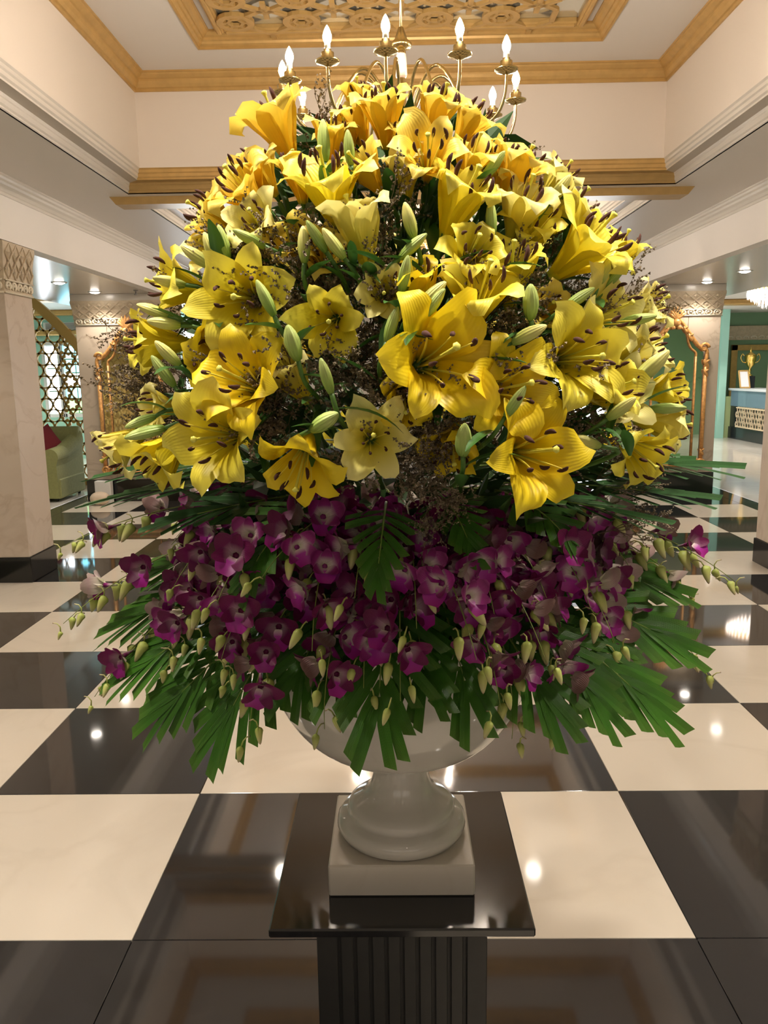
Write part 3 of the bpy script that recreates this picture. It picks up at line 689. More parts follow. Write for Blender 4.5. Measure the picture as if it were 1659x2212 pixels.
# what the right mirror looks at: green wall, pot and palm, lime return wall
b = MB(); b.box(4.6, 7.35, .7, .85, 0, 2.82); struct('wall_right', b, M_GREEN)
b = MB(); b.box(7.35, 7.45, .7, 5.0, 0, 2.82); struct('wall_right', b, M_LIME)
b = MB(); b.bev(7.33, 7.35, .85, 5.0, 0, .15, .003); struct('baseboard_right', b, M_BLK)
def leaflet_mesh(L, wd, mat, cut=True, droop=.15, nu=5):
    b = MB(); vs = []; uvs = []
    for i in range(nu+1):
        u = i/nu; ww = wd*(.35+.65*min(1,u*3.2))*(1 if cut else (1-u**2.2)+.02)*.5
        sag = -droop*L*u*u
        sk = (.25*wd if cut and i == nu else 0)
        for k, v in enumerate((-1,0,1)):
            vs.append((u*L+(sk*v if cut else 0), v*ww, sag-(abs(v)*-.22)*ww)); uvs.append((u, .5+.5*v))
    fs = []
    for i in range(nu):
        for k in range(2): fs.append((i*3+k,(i+1)*3+k,(i+1)*3+k+1,i*3+k+1))
    b.add(vs, fs, uvs, smooth=False); return b.mesh('leaflet', [mat])
def potted_palm(x, y, label, cat='palm'):
    t = tag(empty('potted_palm', (x, y, 0)), label, cat)
    b = MB(); b.lathe([(.0,.001),(.14,.001),(.19,.10),(.22,.25),(.21,.40),(.19,.42),(.17,.40),(0,.37)], 20); build('pot', b, M_POT, t)
    lm = leaflet_mesh(.30, .028, M_PALM, False, .3, 4); rr = random.Random(5)
    for k in range(9):
        a = k*2.4; tilt = rr.uniform(.25,.75); ln = rr.uniform(1.0,1.35); pts = []
        for i in range(9):
            u = i/8; th = tilt*(.3+1.6*u*u); r0 = ln*u*sin(min(th,1.9))*.6; pts.append(Vector((cos(a)*r0, sin(a)*r0, .37+ln*u*(1-.42*u*tilt))))
        b = MB(); b.tube(pts, [.010-.0009*i for i in range(9)], 5); fr = build('frond', b, M_PALM, t)
        for i in range(18):
            u = .3+.7*i/17; q = u*8; i0 = min(int(q),7); p = pts[i0].lerp(pts[i0+1], q-i0); d = (pts[i0+1]-pts[i0]).normalized()
            side = d.cross(Vector((0,0,1))).normalized()
            for sg in (-1,1):
                dr = (d*.75+side*sg*.85+Vector((0,0,-.1))).normalized()
                yv = Vector((0,0,1)).cross(dr).normalized(); zv = dr.cross(yv)
                M = Matrix((dr,yv,zv)).transposed().to_4x4(); M.translation = p
                put('leaflet', lm, fr, M)
potted_palm(5.95, 2.15, 'palm in a white pot seen reflected in the right mirror')

# ------------------------------------------------------------------ downlights, sprinklers
def downlight(x, y, z, label, energy=SPOT_W, tilt=0):
    t = tag(empty('downlight', (x, y, z)), label, 'light', 'recessed downlights')
    b = MB(); b.lathe([(.062,-.006),(.080,-.006),(.082,0),(.060,0)], 20); b.lathe([(.060,0),(.062,-.006)], 20); build('rim', b, M_DRIM, t)
    b = MB(); b.lathe([(0,-.022),(.03,-.019),(.05,-.012),(.059,-.004)], 20); build('lens', b, M_DOWN, t)
    l = bpy.data.lights.new('downlight_lamp', 'SPOT'); l.energy = energy; l.color = NEUTRAL; l.spot_size = radians(120); l.spot_blend = .6; l.shadow_soft_size = .06
    lo = bpy.data.objects.new('downlight_lamp', l); COL.objects.link(lo); lo.parent = t; lo.location = (0,0,-.03)
for sx, nm in ((-1,'left'),(1,'right')):
    for k, yy in enumerate((9.72, 8.70, 7.3, 5.2, 3.7, 2.2, .7, -.8)):
        downlight(XC+sx*3.62, yy, ZS, '%s recessed downlight in the %s low soffit counting from the far pier' % (ORD[k], nm))
for sx, nm in ((-1,'left'),(1,'right')):
    downlight(XC+sx*1.16, 6.66, ZF, 'recessed downlight in the cross beam %s of the bouquet' % nm)
for sx, nm in ((-1,'left'),(1,'right')):
    for xx, q in ((.45,'inner'),(1.3,'outer')): downlight(XC+sx*xx, 1.1, ZF-.06, 'unseen downlight added overhead to light the lilies, %s %s one' % (nm, q), SPOT_W*2.3)  # strong downlights added out of view to light the lilies from above
for sx, nm in ((-1,'left'),(1,'right')):
    for k, yy in enumerate((13.5, 16.5, 3.0)):
        downlight(sx*6.6, yy, 2.82, '%s downlight over the %s side room' % (ORD[k], nm), SPOT_W*3.6)
    for (xx, yy) in ((8.2, 16.6), (8.0, 15.2)): downlight(sx*xx, yy, 2.82, 'downlight near the far corner of the %s side room, %s one' % (nm, 'farther' if yy > 16 else 'nearer'), SPOT_W*2.5)
for px, py, nm in ((294, 640, 'left'), (1431, 612, 'right')):
    P = at_y(px, py, 9.6); x = P.x
    b = MB(); b.lathe([(.03,0),(.028,-.008),(.010,-.012),(.010,-.04),(.022,-.045),(.020,-.055),(0,-.058)], 12, c=(x, 9.6, ZS)); tag(build('sprinkler', b, M_GRILLE), 'small ceiling sprinkler head above the %s pier' % nm, 'sprinkler')

# ------------------------------------------------------------------ brass chandeliers
def chandelier(x, y, zc, label, angles, bulb=None):
    t = tag(empty('brass_chandelier', (x, y, zc)), label, 'chandelier')
    b = MB(); b.tube([(0,0,.15),(0,0,3.87-zc)], .006, 6); build('chain', b, M_BRASS, t)
    b = MB(); b.lathe([(.012,-.34),(.03,-.32),(.05,-.27),(.03,-.22),(.02,-.18),(.045,-.14),(.022,-.10),(.018,.05),(.022,.12),(.016,.14)], 16); build('hub', b, M_BRASS, t)
    b = MB(); b.lathe([(.016,.0),(.028,.02),(.024,.09),(.02,.12)], 14); build('glass_stem', b, pmat('rosy glass', (.7,.5,.38), .15), t)
    b = MB(); b.lathe([(.012,.13),(.045,.135),(.05,.15),(.03,.17),(.012,.22)], 16); build('finial_cup', b, M_BRASS, t)
    arm = MB(); arm.tube(catmull([(.02,0,-.28),(.07,0,-.12),(.13,0,-.01),(.20,0,.02),(.27,0,-.06),(.34,0,-.20),(.42,0,-.27),(.50,0,-.24),(.536,0,-.16),(.54,0,-.06)], 4), .0075, 7); am = arm.mesh('arm', [M_BRASS])
    cup = MB(); cup.lathe([(.006,-.075),(.022,-.068),(.048,-.058),(.05,-.052),(.03,-.05),(.026,-.045),(.026,-.022),(.016,-.018),(.016,-.01)], 18); cm = cup.mesh('drip_cup', [M_BRASS])
    sl = MB(); sl.lathe([(.012,-.02),(.012,.015),(.010,.018)], 12); sm = sl.mesh('candle_sleeve', [M_CANDLE])
    bu = MB(); bu.lathe([(.008,.012),(.013,.019),(.0175,.033),(.0175,.042),(.0135,.056),(.007,.071),(.0,.081)], 14); bm = bu.mesh('bulb', [bulb or M_BULB])
    for a in angles:
        ao = put('arm', am, t, Matrix.Rotation(radians(a),4,'Z'))
        T = Matrix.Translation((.54,0,-.02))
        put('drip_cup', cm, ao, T); put('candle_sleeve', sm, ao, T); put('bulb', bm, ao, T)
chandelier(.045, 3.93, 2.90, 'twelve-arm brass chandelier with lit candle bulbs above the bouquet', [-97,-65,-36,8,33,62,90,118,153,190,207,236])
chandelier(.05, 8.55, 2.95, 'second brass chandelier far behind the bouquet', [k*30+8 for k in range(12)])

chandelier(.05, -1.9, 2.95, 'third brass chandelier added unseen behind the camera as front fill', [k*30+3 for k in range(12)], emat('front fill candle bulb', WARM, BULB_E*.17))  # unseen chandelier added to light the front of the bouquet

# lattice panel in the coffer
x0, x1, y0, y1 = JR; t = tag(empty('ceiling_lattice', ((x0+x1)/2, (y0+y1)/2, 3.86)), 'gold pierced ceiling panel of rings and lozenges above the chandelier', 'lattice')
hx, hy = (x1-x0)/2-.055, (y1-y0)/2-.03
for (xa,xb,ya,yb) in ((-hx,-hx+.06,-hy,hy),(hx-.06,hx,-hy,hy),(-hx+.06,hx-.06,-hy,-hy+.06),(-hx+.06,hx-.06,hy-.06,hy)):
    b = MB(); b.bev(xa,xb,ya,yb,0,.045,.01); b.bev(xa+.015,xb-.015,ya+.015,yb-.015,-.012,.01,.006); build('border', b, M_GOLD, t)
b = MB(); b.box(-hx+.06,hx-.06,-hy+.06,hy-.06,.036,.044); build('back_panel', b, pmat('mirror backing', (.72,.74,.68), .12, metal=.7), t)
ring = MB(); 
for k in range(16):
    a0, a1 = 2*pi*k/16, 2*pi*(k+1)/16; vs = []
    for z in (-.012, .012):
        for r_ in (.082,.125):
            for a in (a0,a1): vs.append((r_*cos(a),r_*sin(a),z))
    ring.add(vs, [(0,1,3,2),(4,6,7,5),(0,4,5,1),(2,3,7,6)])
ring.fixn = True; rm = ring.mesh('ring', [M_GOLD])
wav = MB()
def flat_bar(b, p, q, wd, z0=-.010, z1=.010):
    p = Vector((*p,0)); q = Vector((*q,0)); d = (q-p).normalized(); nn = Vector((-d.y,d.x,0))*wd/2
    vs = [(*(v.xy),z) for z in (z0,z1) for v in (p-nn,p+nn,q+nn,q-nn)]; b.add(vs, [(3,2,1,0),(4,5,6,7),(0,1,5,4),(1,2,6,5),(2,3,7,6),(3,0,4,7)])
loz = MB()
h = .2175
for (p, q) in (((-h+.09,-.09),(0,-h+.03)),((0,-h+.03),(h-.09,-.09)),((-h+.09,.09),(0,h-.03)),((0,h-.03),(h-.09,.09))): flat_bar(loz, p, q, .034)
for (p, q) in (((-h+.09,-.09),(-h+.09,.09)),((h-.09,-.09),(h-.09,.09))): flat_bar(loz, p, q, .034)
for (p, q) in (((0,-h+.03),(0,-h-.05)),((0,h-.03),(0,h+.05))): flat_bar(loz, p, q, .034)
lzm = loz.mesh('lozenge', [M_GOLD])
hex_ = MB()
for k in range(6):
    a0, a1 = pi/3*k, pi/3*(k+1); flat_bar(hex_, (.052*cos(a0),.052*sin(a0)), (.052*cos(a1),.052*sin(a1)), .022)
    flat_bar(hex_, (.052*cos(a0),.052*sin(a0)), (.09*cos(a0),.09*sin(a0)), .022)
hm = hex_.mesh('rosette', [M_GOLD])
nj = int((2*hy-.12)/.32); ni = int((2*hx-.12)/.435)
for j in range(nj):
    yy = hy-.06-.125-j*.32
    for i in range(ni+1):
        xx = -hx+.06+.11+i*.435
        if xx < hx-.17: put('ring', rm, t, Matrix.Translation((xx,yy,0))); put('rosette', hm, t, Matrix.Translation((xx,yy,0)))
        if xx+.2175 < hx-.17: put('lozenge', lzm, t, Matrix.Translation((xx+.2175,yy,0)))

# ------------------------------------------------------------------ pedestal, plinth block and urn
AX, AY = 0.0, 1.535
t = tag(empty('black_pedestal', (AX, AY, 0)), 'black stone pedestal with fluted shaft carrying the white urn', 'pedestal')
b = MB(); b.bev(-.175,.175,-.17,.17,.0,.045,.006); build('foot_slab', b, M_BLK, t)
b = MB(); b.bev(-.165,.165,-.155,.155,.045,.562,.004); sh = build('shaft', b, M_SHAFT, t)
for k in range(9):                             # proud ribs separated by grooves on the front, then the sides
    pass
xs = [-.1217+.0305*k for k in range(9)]
edges = [-.165]+[v for x in xs for v in (x-.0035, x+.0035)]+[.165]
for k in range(0, len(edges), 2):
    xa, xb = edges[k], edges[k+1]
    b = MB(); b.bev(xa,xb,-.165,-.154,.046,.561,.0015); build('rib', b, M_SHAFT, t)
    b = MB(); b.bev(xa,xb,.154,.165,.046,.561,.0015); build('rib', b, M_SHAFT, t)
b = MB(); b.bev(-.245,.245,-.235,.25,.562,.580,.003); build('top_slab', b, M_BLK, t)
b = MB(); b.bev(-.142,.142,-.142,.122,0,.066,.003); o = build('plinth_block', b, M_PLINTH); o.location = (AX+.001, AY, .580); tag(o, 'square cream marble block between the urn and the black pedestal', 'block')
t = tag(empty('marble_urn', (AX+.002, AY-.008, .646)), 'white marble urn with round bowl holding the flower arrangement', 'urn')
b = MB(); b.lathe([(0,.0),(.118,.0),(.128,.006),(.1335,.018),(.132,.030),(.124,.040),(.112,.044),(.108,.048),(.111,.054),(.108,.062),(.098,.070),(.084,.078),(.071,.088),(.0625,.102),(.0575,.122),(.0545,.145),(.0545,.162),(.0565,.172),(.0585,.178),(.050,.180)], 64); build('foot', b, M_URN, t)
bowl = [(0,.170),(.056,.172),(.09,.178),(.135,.192),(.178,.216),(.212,.25),(.238,.292),(.254,.34),(.26,.39),(.26,.44),(.272,.455),(.272,.47),(.25,.475),(.245,.44),(.23,.33),(.13,.24),(0,.22)]
b = MB(); b.lathe([(p.x,p.z) for p in catmull([(r_,0,z) for r_,z in bowl], 3)], 64); build('bowl', b, M_URN, t)
b = MB(); b.lathe([(0,.30),(.19,.30),(.225,.37),(.23,.46),(.20,.54),(.10,.59),(0,.60)], 32); build('floral_foam', b, pmat('dark floral foam', (.02,.04,.015), .9), t)

# ================================================================== FLOWER ARRANGEMENT
def lerp_tab(tab, z):
    if z <= tab[0][0]: return tab[0][1]
    for (a, ra), (c, rc) in zip(tab, tab[1:]):
        if z <= c: return ra+(rc-ra)*(z-a)/(c-a)
    return tab[-1][1]
CONE = [(1.22,.36),(1.30,.45),(1.40,.50),(1.55,.50),(1.70,.45),(1.85,.36),(2.0,.24),(2.1,.14),(2.2,.05)]
def on_cone(px, py, k=.85):
    """first point along the view ray that meets the bouquet's outline scaled by k, else the nearest approach"""
    v = ray(px, py).normalized(); best = None; t = .6
    while t < 2.6:
        P = EYE+v*t; d = hypot(P.x-AX, P.y-AY)-k*lerp_tab(CONE, P.z)
        if d <= 0: return P
        if best is None or d < best[0]: best = (d, P)
        t += .008
    return best[1]

def petal_mesh(L, W, th0, th1, curl, ruffle, cup, seed, mat, nu=11, nv=6, tipw=.06):
    rr = random.Random(seed); ph = rr.uniform(0, 6.3); ph2 = rr.uniform(0, 6.3); tw = rr.uniform(-.12,.12)
    r, a = .007, 0.0; C = []; th = th0
    for i in range(nu+1):
        u = i/nu; s_ = u*u*(3-2*u); th = th0+(th1-th0)*s_+curl*max(0, u-.62)**2*6.9
        C.append((r, a, th, u)); r += sin(th)*L/nu; a += cos(th)*L/nu
    vs = []; uvs = []
    for (r, a, th, u) in C:
        ww = W*.5*((.24+.76*min(1,(u/.56))**.95) if u < .56 else max(tipw, (1-((u-.56)/.445)**2.3))**.62)
        n = Vector((-cos(th), 0, sin(th)))          # towards the flower axis
        for j in range(nv+1):
            v = -1+2*j/nv
            lift = cup*ww*(v*v)*(1.15-u)+ruffle*W*abs(v)**1.5*u*sin(9*u+ph+(2.2 if v > 0 else 0)+ph2*v) - .06*W*math.exp(-(v*4)**2)*(1-u)
            tws = tw*u*v*W
            p = Vector((r, v*ww, a))+n*(lift+tws)
            vs.append(p); uvs.append((u, j/nv))
    fs = [(i*(nv+1)+j, (i+1)*(nv+1)+j, (i+1)*(nv+1)+j+1, i*(nv+1)+j+1) for i in range(nu) for j in range(nv)]
    b = MB(); b.add(vs, [f[::-1] for f in fs], uvs, smooth=True); return b.mesh('petal', [mat])
PETALS = {}
OPEN = {  # base angle, mid angle, tip curl
 'trumpet': (.14, .38, 1.9), 'half': (.18, .62, 2.6), 'open': (.24, .95, 2.2), 'wide': (.32, 1.15, 1.7), 'bowl': (.30, 1.0, .35)}
for tone in LILY:
    for op, (t0, t1, cu) in OPEN.items():
        for inner in (0, 1):
            PETALS[tone, op, inner] = [petal_mesh(.118*(1.0 if inner else 1.02), (.066 if inner else .049), t0, t1+R.uniform(-.12,.12), cu*R.uniform(.7,1.9),
                       (.085 if inner else .04), .30, 100+k*7+inner, LILY[tone]) for k in range(4)]
def stamen_meshes():
    out = []
    for k in range(3):
        b = MB(); c = R.uniform(.16,.30)
        pts = [Vector((.004+.092*u*sin(c)*(.5+.5*u), 0, .094*u*cos(c*.7))) for u in [i/6 for i in range(7)]]
        b.tube(pts, [.0014]*5+[.0011,.0008], 5); f = b.mesh('stamen', [M_FIL])
        a = MB(); e = pts[-1]; dr = (pts[-1]-pts[-3]).normalized(); q = Vector((cos(1.0+k*.5)*.4, .25*(k-1), .9)).normalized()
        apts = [e+q*(-.0115+.023*i/5)+Vector((.0025*sin(pi*i/5),0,0)) for i in range(6)]
        a.tube(apts, [.001,.0028,.0033,.0033,.0027,.001], 6); out.append((f, a.mesh('anther', [M_ANTH])))
    return out
STAM = stamen_meshes()
b = MB(); b.tube([(0,0,0),(.001,0,.05),(.006,0,.104),(.0064,0,.107),(.0068,0,.111),(.007,0,.1125)], [.0030,.0018,.0022,.0034,.0052,.003], 6); PISTIL = b.mesh('pistil', [M_STIG])
b = MB(); b.lathe([(.0032,-.018),(.0045,-.006),(.0085,.004),(.009,.010)], 8); RECEPT = b.mesh('receptacle', [M_STEM])
def leaf_mesh(L, W, bend, mat, name='leaf', nu=7):
    b = MB(); vs = []; uvs = []; x, z, th = 0, 0, 0
    for i in range(nu+1):
        u = i/nu; ww = W*.5*max(.02, sin(pi*(u*.93+.05))**.8); th = -bend*u
        for k, v in enumerate((-1,-.5,0,.5,1)): vs.append((x, v*ww, z+abs(v)*ww*.35)); uvs.append((u, .5+.5*v))
        x += cos(th)*L/nu; z += sin(th)*L/nu
    fs = [(i*5+k,(i+1)*5+k,(i+1)*5+k+1,i*5+k+1) for i in range(nu) for k in range(4)]
    b.add(vs, fs, uvs, smooth=True); return b.mesh(name, [mat])
LEAVES = [leaf_mesh(L, W, bd, M_LEAF) for L, W, bd in ((.085,.020,.5),(.10,.022,.9),(.07,.024,.3))]
def stem_to(root, P, d, length, rad, name='stem', mat=None):
    """stalk from the bloom's base back into the heart of the bouquet, in the root's own coordinates"""
    core = Vector((AX+.12*(P.x-AX), AY+.12*(P.y-AY), max(1.15, P.z-.22)))
    e = P+(core-P)*min(1, length/max(.05,(core-P).length)); mid = P-d*length*.4
    inv = root.matrix_world.inverted()
    pts = [inv @ q for q in ((P-d*.010), P-d*.03, mid.lerp((P+e)/2,.4), e)]
    b = MB(); b.tube(catmull(pts, 3), rad, 6); return build(name, b, mat or M_STEM, root)

DIRW = lambda d: ('facing the viewer' if d[2] > .75 else 'turned left' if d[0] < -.55 and d[1] < .75 else 'turned right' if d[0] > .55 and d[1] < .75 else 'opening upward' if d[1] > .6 else 'hanging down' if d[1] < -.45 else 'tilted left' if d[0] < 0 else 'tilted right')
def tier(py):
    return 'crown' if py < 330 else 'upper tier' if py < 500 else 'shoulder tier' if py < 635 else 'middle tier' if py < 740 else 'lower tier' if py < 865 else 'bottom row'
# base pixel, direction (right, up, towards camera), openness, tone, size
LIL = [
 (640,352,-.33,.85,.15,'half','golden',1.05), (712,342,.06,.95,.3,'half','golden',.95), (835,300,-.08,.85,.45,'half','golden',1.12),
 (822,395,-.45,.55,.45,'half','golden',.95), (925,292,.28,.85,.40,'half','golden',1.08), (921,366,.05,.45,.85,'open','golden',1.10),
 (575,462,-.50,.55,.55,'open','golden',1.10), (596,402,-.45,.80,.3,'half','golden',.90), (655,440,-.1,.9,.25,'half','golden',.85),
 (728,492,-.15,.86,.42,'open','lemon',1.15), (584,515,-.25,.30,.85,'half','pale',.85), (797,582,-.22,.92,.28,'trumpet','pale',1.05),
 (520,505,-.72,.45,.35,'open','golden',1.05), (1000,388,.22,.82,.42,'half','golden',1.0), (960,520,.35,.80,.45,'half','lemon',1.15),
 (1075,440,.42,.75,.35,'half','golden',1.05), (1100,520,.30,.75,.45,'half','pale',1.0), (1190,600,.60,.55,.45,'open','lemon',1.28),
 (1172,508,.62,.66,.2,'half','pale',.95), (452,636,-.78,.22,.45,'open','lemon',1.02), (455,690,.30,-.45,.70,'half','deep',1.10),
 (412,742,-.90,.05,.30,'half','lemon',1.05), (556,648,-.18,-.02,.95,'wide','lemon',1.10), (727,688,-.12,-.10,.97,'open','lemon',.80),
 (573,846,-.35,.30,.80,'wide','deep',1.08), (522,943,-.42,.10,.88,'wide','lemon',1.12), (672,940,-.20,-.62,.60,'open','deep',1.0),
 (800,949,.12,.10,.97,'wide','pale',.78), (903,792,.35,.12,.90,'wide','deep',1.30), (1049,846,.40,.10,.82,'wide','deep',1.05),
 (828,641,.02,.05,.98,'bowl','pale',.62), (908,702,-.10,.88,.40,'half','deep',.95), (998,578,.25,.35,.85,'open','lemon',.82),
 (1020,708,.12,.80,.52,'open','lemon',1.05), (1098,668,.02,.88,.42,'half','lemon',1.02), (1196,780,.40,.10,.88,'wide','lemon',1.15),
 (1242,704,.60,.20,.65,'open','pale',1.05), (1306,606,.35,.85,.25,'half','lemon',.90), (1258,862,.55,.30,.70,'half','lemon',1.0),
 (1335,945,.45,-.40,.72,'open','lemon',1.0), (1099,976,.42,.05,.88,'wide','deep',1.15), (1322,790,.75,.42,.40,'half','pale',1.0),
 (1368,905,.90,-.15,.25,'half','pale',.98), (1300,872,.30,.35,.85,'bowl','pale',.88), (322,928,-.75,-.45,.40,'half','pale',1.0),
 (402,930,-.50,-.62,.50,'half','lemon',1.05), (392,882,-.60,.10,.6,'half','pale',.75), (1160,440,.60,.70,.30,'half','pale',.88),
 (745,345,-.05,.92,.2,'half','golden',.9), (878,440,-.12,.85,.45,'trumpet','pale',.80), (1215,545,.70,.55,.30,'half','lemon',.95),
 (640,575,-.1,.55,.75,'half','golden',.9), (1055,420,.30,.60,.65,'half','golden',.95), (700,590,.1,.5,.8,'half','golden',.8),
 (985,300,.50,.75,.30,'half','golden',.98), (790,300,-.30,.85,.30,'half','golden',.95), (505,590,-.35,.45,.75,'half','pale',.9),
 (1150,690,.2,.2,.9,'half','golden',.85), (880,350,.05,.72,.62,'half','golden',.95), (500,770,-.25,-.15,.92,'half','deep',.9),
 (1330,690,.80,.30,.35,'half','pale',.95), (1120,560,.2,.6,.7,'half','lemon',.95), (668,868,-.42,.75,.5,'trumpet','pale',1.0),
 (868,835,.1,-.35,.9,'half','deep',.85), (980,905,-.1,-.62,.72,'half','deep',.92), (1375,850,.75,.1,.5,'half','lemon',.9),
 (560,400,-.5,.7,.4,'half','golden',.95), (780,250,-.1,.9,.25,'half','golden',.85),
]
# flowers on the far side, glimpsed between the others and from the side
for k in range(16):
    a = radians(18+k*9.6); z = (1.42,1.62,1.82)[k % 3]; rr_ = lerp_tab(CONE, z)*.86
    LIL.append((None, Vector((AX+cos(a)*rr_, AY+sin(a)*rr_, z)), (cos(a), .35, -sin(a)), 'open', ('lemon','golden','pale')[k % 3], 1.05))
rows = {}
for i, e in enumerate(LIL):
    if e[0] is not None: rows.setdefault(tier(e[1]), []).append((e[0], i))
place = {}
for tn_, lst in rows.items():
    lst.sort(); 
    for k, (_, i) in enumerate(lst): place[i] = (ORD[k], tn_)
TW = {'golden':'golden yellow', 'lemon':'lemon yellow', 'deep':'deep yellow', 'pale':'pale cream yellow'}
back_n = 0
for i, e in enumerate(LIL):
    if e[0] is None:
        P, dv, op, tone, sz = e[1:]; d = Vector((dv[0], -dv[2], dv[1])).normalized(); back_n += 1
        lab = '%s lily on the far side of the bouquet, %s from the right there' % (TW[tone], ORD[back_n-1])
    else:
        px, py, dx, dz, dc, op, tone, sz = e
        if i == 0: px -= 8; sz *= 1.05
        elif py < 420: py += 22; sz *= .82
        elif tone == 'golden': sz *= .9
        P = on_cone(px, py, .84 if i < 47 else .76); d = Vector((dx, -dc, dz)).normalized()
        o_, t_ = place[i]
        lab = '%s lily %s, %s from left in the bouquet\'s %s' % (TW[tone], DIRW((d.x, d.z, -d.y)), o_, t_)
    M = frame_z(d, loc=P, spin=R.uniform(0, 2.1), sc=sz*.89)
    root = empty('lily', M=M); tag(root, lab, 'lily', 'yellow lilies in the bouquet')
    bpy.context.view_layer.update() if False else None
    root.matrix_world = M
    put('receptacle', RECEPT, root)
    for k in range(6):
        inner = k % 2
        pm = PETALS[tone, op, inner][R.randrange(4)]
        put('petal', pm, root, Matrix.Rotation(k*pi/3+R.uniform(-.08,.08), 4, 'Z') @ Matrix.Rotation(R.uniform(-.10,.14), 4, 'Y') @ Matrix.Translation((0,0,(.0015 if inner else 0))) @ Matrix.Scale(R.uniform(.93,1.06), 4))
    for k in range(6):
        f, an = STAM[R.randrange(3)]
        so = put('stamen', f, root, Matrix.Rotation(k*pi/3+.4+R.uniform(-.15,.15), 4, 'Z') @ Matrix.Rotation(R.uniform(-.05,.10)*(.5 if op == 'trumpet' else 1), 4, 'Y') @ Matrix.Scale(R.uniform(.92,1.08)*(.85 if op in ('trumpet','bowl') else 1.0), 4))
        put('anther', an, so)
    put('pistil', PISTIL, root, Matrix.Rotation(R.uniform(0,6), 4, 'Z'))
    # stalk in local coordinates
    inv = M.inverted(); core = Vector((AX+.15*(P.x-AX), AY+.15*(P.y-AY), max(1.18, P.z-.20)))
    e_ = P+(core-P)*min(1, .19/max(.05,(core-P).length))
    b = MB(); b.tube(catmull([inv @ q for q in (P-d*.010, P-d*.045, ((P-d*.08)+e_)/2, e_)], 3), .0046/sz, 6); build('stem', b, M_STEM, root)
    for k in range(3):
        q = P-d*(.035+.03*k); od = Vector((R.uniform(-1,1), R.uniform(-1,.6), R.uniform(-.5,.7))).normalized(); od = (od+d*.35).normalized()
        M2 = Matrix((od, Vector((0,0,1)).cross(od).normalized(), od.cross(Vector((0,0,1)).cross(od).normalized()))).transposed().to_4x4(); M2.translation = q
        put('leaf', LEAVES[R.randrange(3)], root, inv @ M2 @ Matrix.Scale(R.uniform(.8,1.2), 4))

# ---- lily buds: (tip px, base px, kind)
def bud_mesh(name, mat, fat=1.0, tipopen=False):
    b = MB(); prof = [(.0035,0),(.0075,.004),(.0115,.018),(.0138,.036),(.0132,.054),(.0105,.070),(.0065,.082),(.0028,.089),(.0,.0905)]
    vs = []; n = 18; uvs = []
    for (r_, z) in prof:
        for k in range(n):
            q = 2*pi*k/n; rr = r_*fat*(1+.085*cos(3*q)+.035*cos(6*q)); vs.append((rr*cos(q), rr*sin(q), z)); uvs.append((z/.0905, k/n))
    N = len(prof); fs = [(i*n+k, i*n+(k+1)%n, (i+1)*n+(k+1)%n, (i+1)*n+k) for i in range(N-1) for k in range(n)]+[tuple(range(n-1,-1,-1))]
    b.add(vs, fs, uvs, smooth=True); return b.mesh(name, [mat])
BUD = {'g': bud_mesh('lily_bud', M_BUDG), 'y': bud_mesh('lily_bud', M_BUDY, 1.15), 's': bud_mesh('lily_bud', M_BUDG, 1.45)}
BUDS = [(699,262,703,352,'g'),(752,287,759,360,'g'),(506,499,574,534,'g'),(478,498,494,560,'g'),(395,533,460,578,'y'),(452,524,468,575,'y'),
 (358,607,402,616,'y'),(657,507,658,570,'y'),(1058,434,1064,514,'g'),(874,440,896,516,'y'),(1250,425,1242,482,'g'),(876,582,866,634,'g'),(853,685,835,742,'g'),
 (557,606,594,684,'g'),(697,782,717,852,'g'),(332,768,379,836,'g'),(291,917,338,899,'g'),(274,945,358,925,'g'),(308,662,364,684,'y'),(322,694,392,704,'y'),
 (633,733,645,780,'s'),(1143,656,1146,692,'s'),(1178,704,1104,742,'y'),(1340,577,1306,622,'g'),(1318,555,1290,618,'y'),(1414,683,1338,698,'g'),
 (1440,757,1366,828,'y'),(1478,880,1402,882,'g'),(1000,955,1000,985,'s'),(1242,945,1298,964,'y'),(1131,835,1090,902,'g'),(1268,632,1218,668,'g'),(682,508,706,546,'g'),
 (906,522,862,560,'g'),(705,505,745,560,'y'),(700,912,672,930,'s'),(1085,335,1040,388,'g'),(1215,400,1185,440,'y'),(936,660,915,690,'g'),(1345,875,1310,905,'y'),(345,742,390,790,'y'),(958,615,905,668,'y')]
def btier(y): return 'high' if y < 420 else 'upper' if y < 540 else 'middle' if y < 720 else 'low'
rows = {}
for i, e in enumerate(BUDS): rows.setdefault(btier(e[1]), []).append((e[0], i))
for tn_, lst in rows.items():
    lst.sort()
    for k, (_, i) in enumerate(lst): place['b', i] = (ORD[k], tn_)
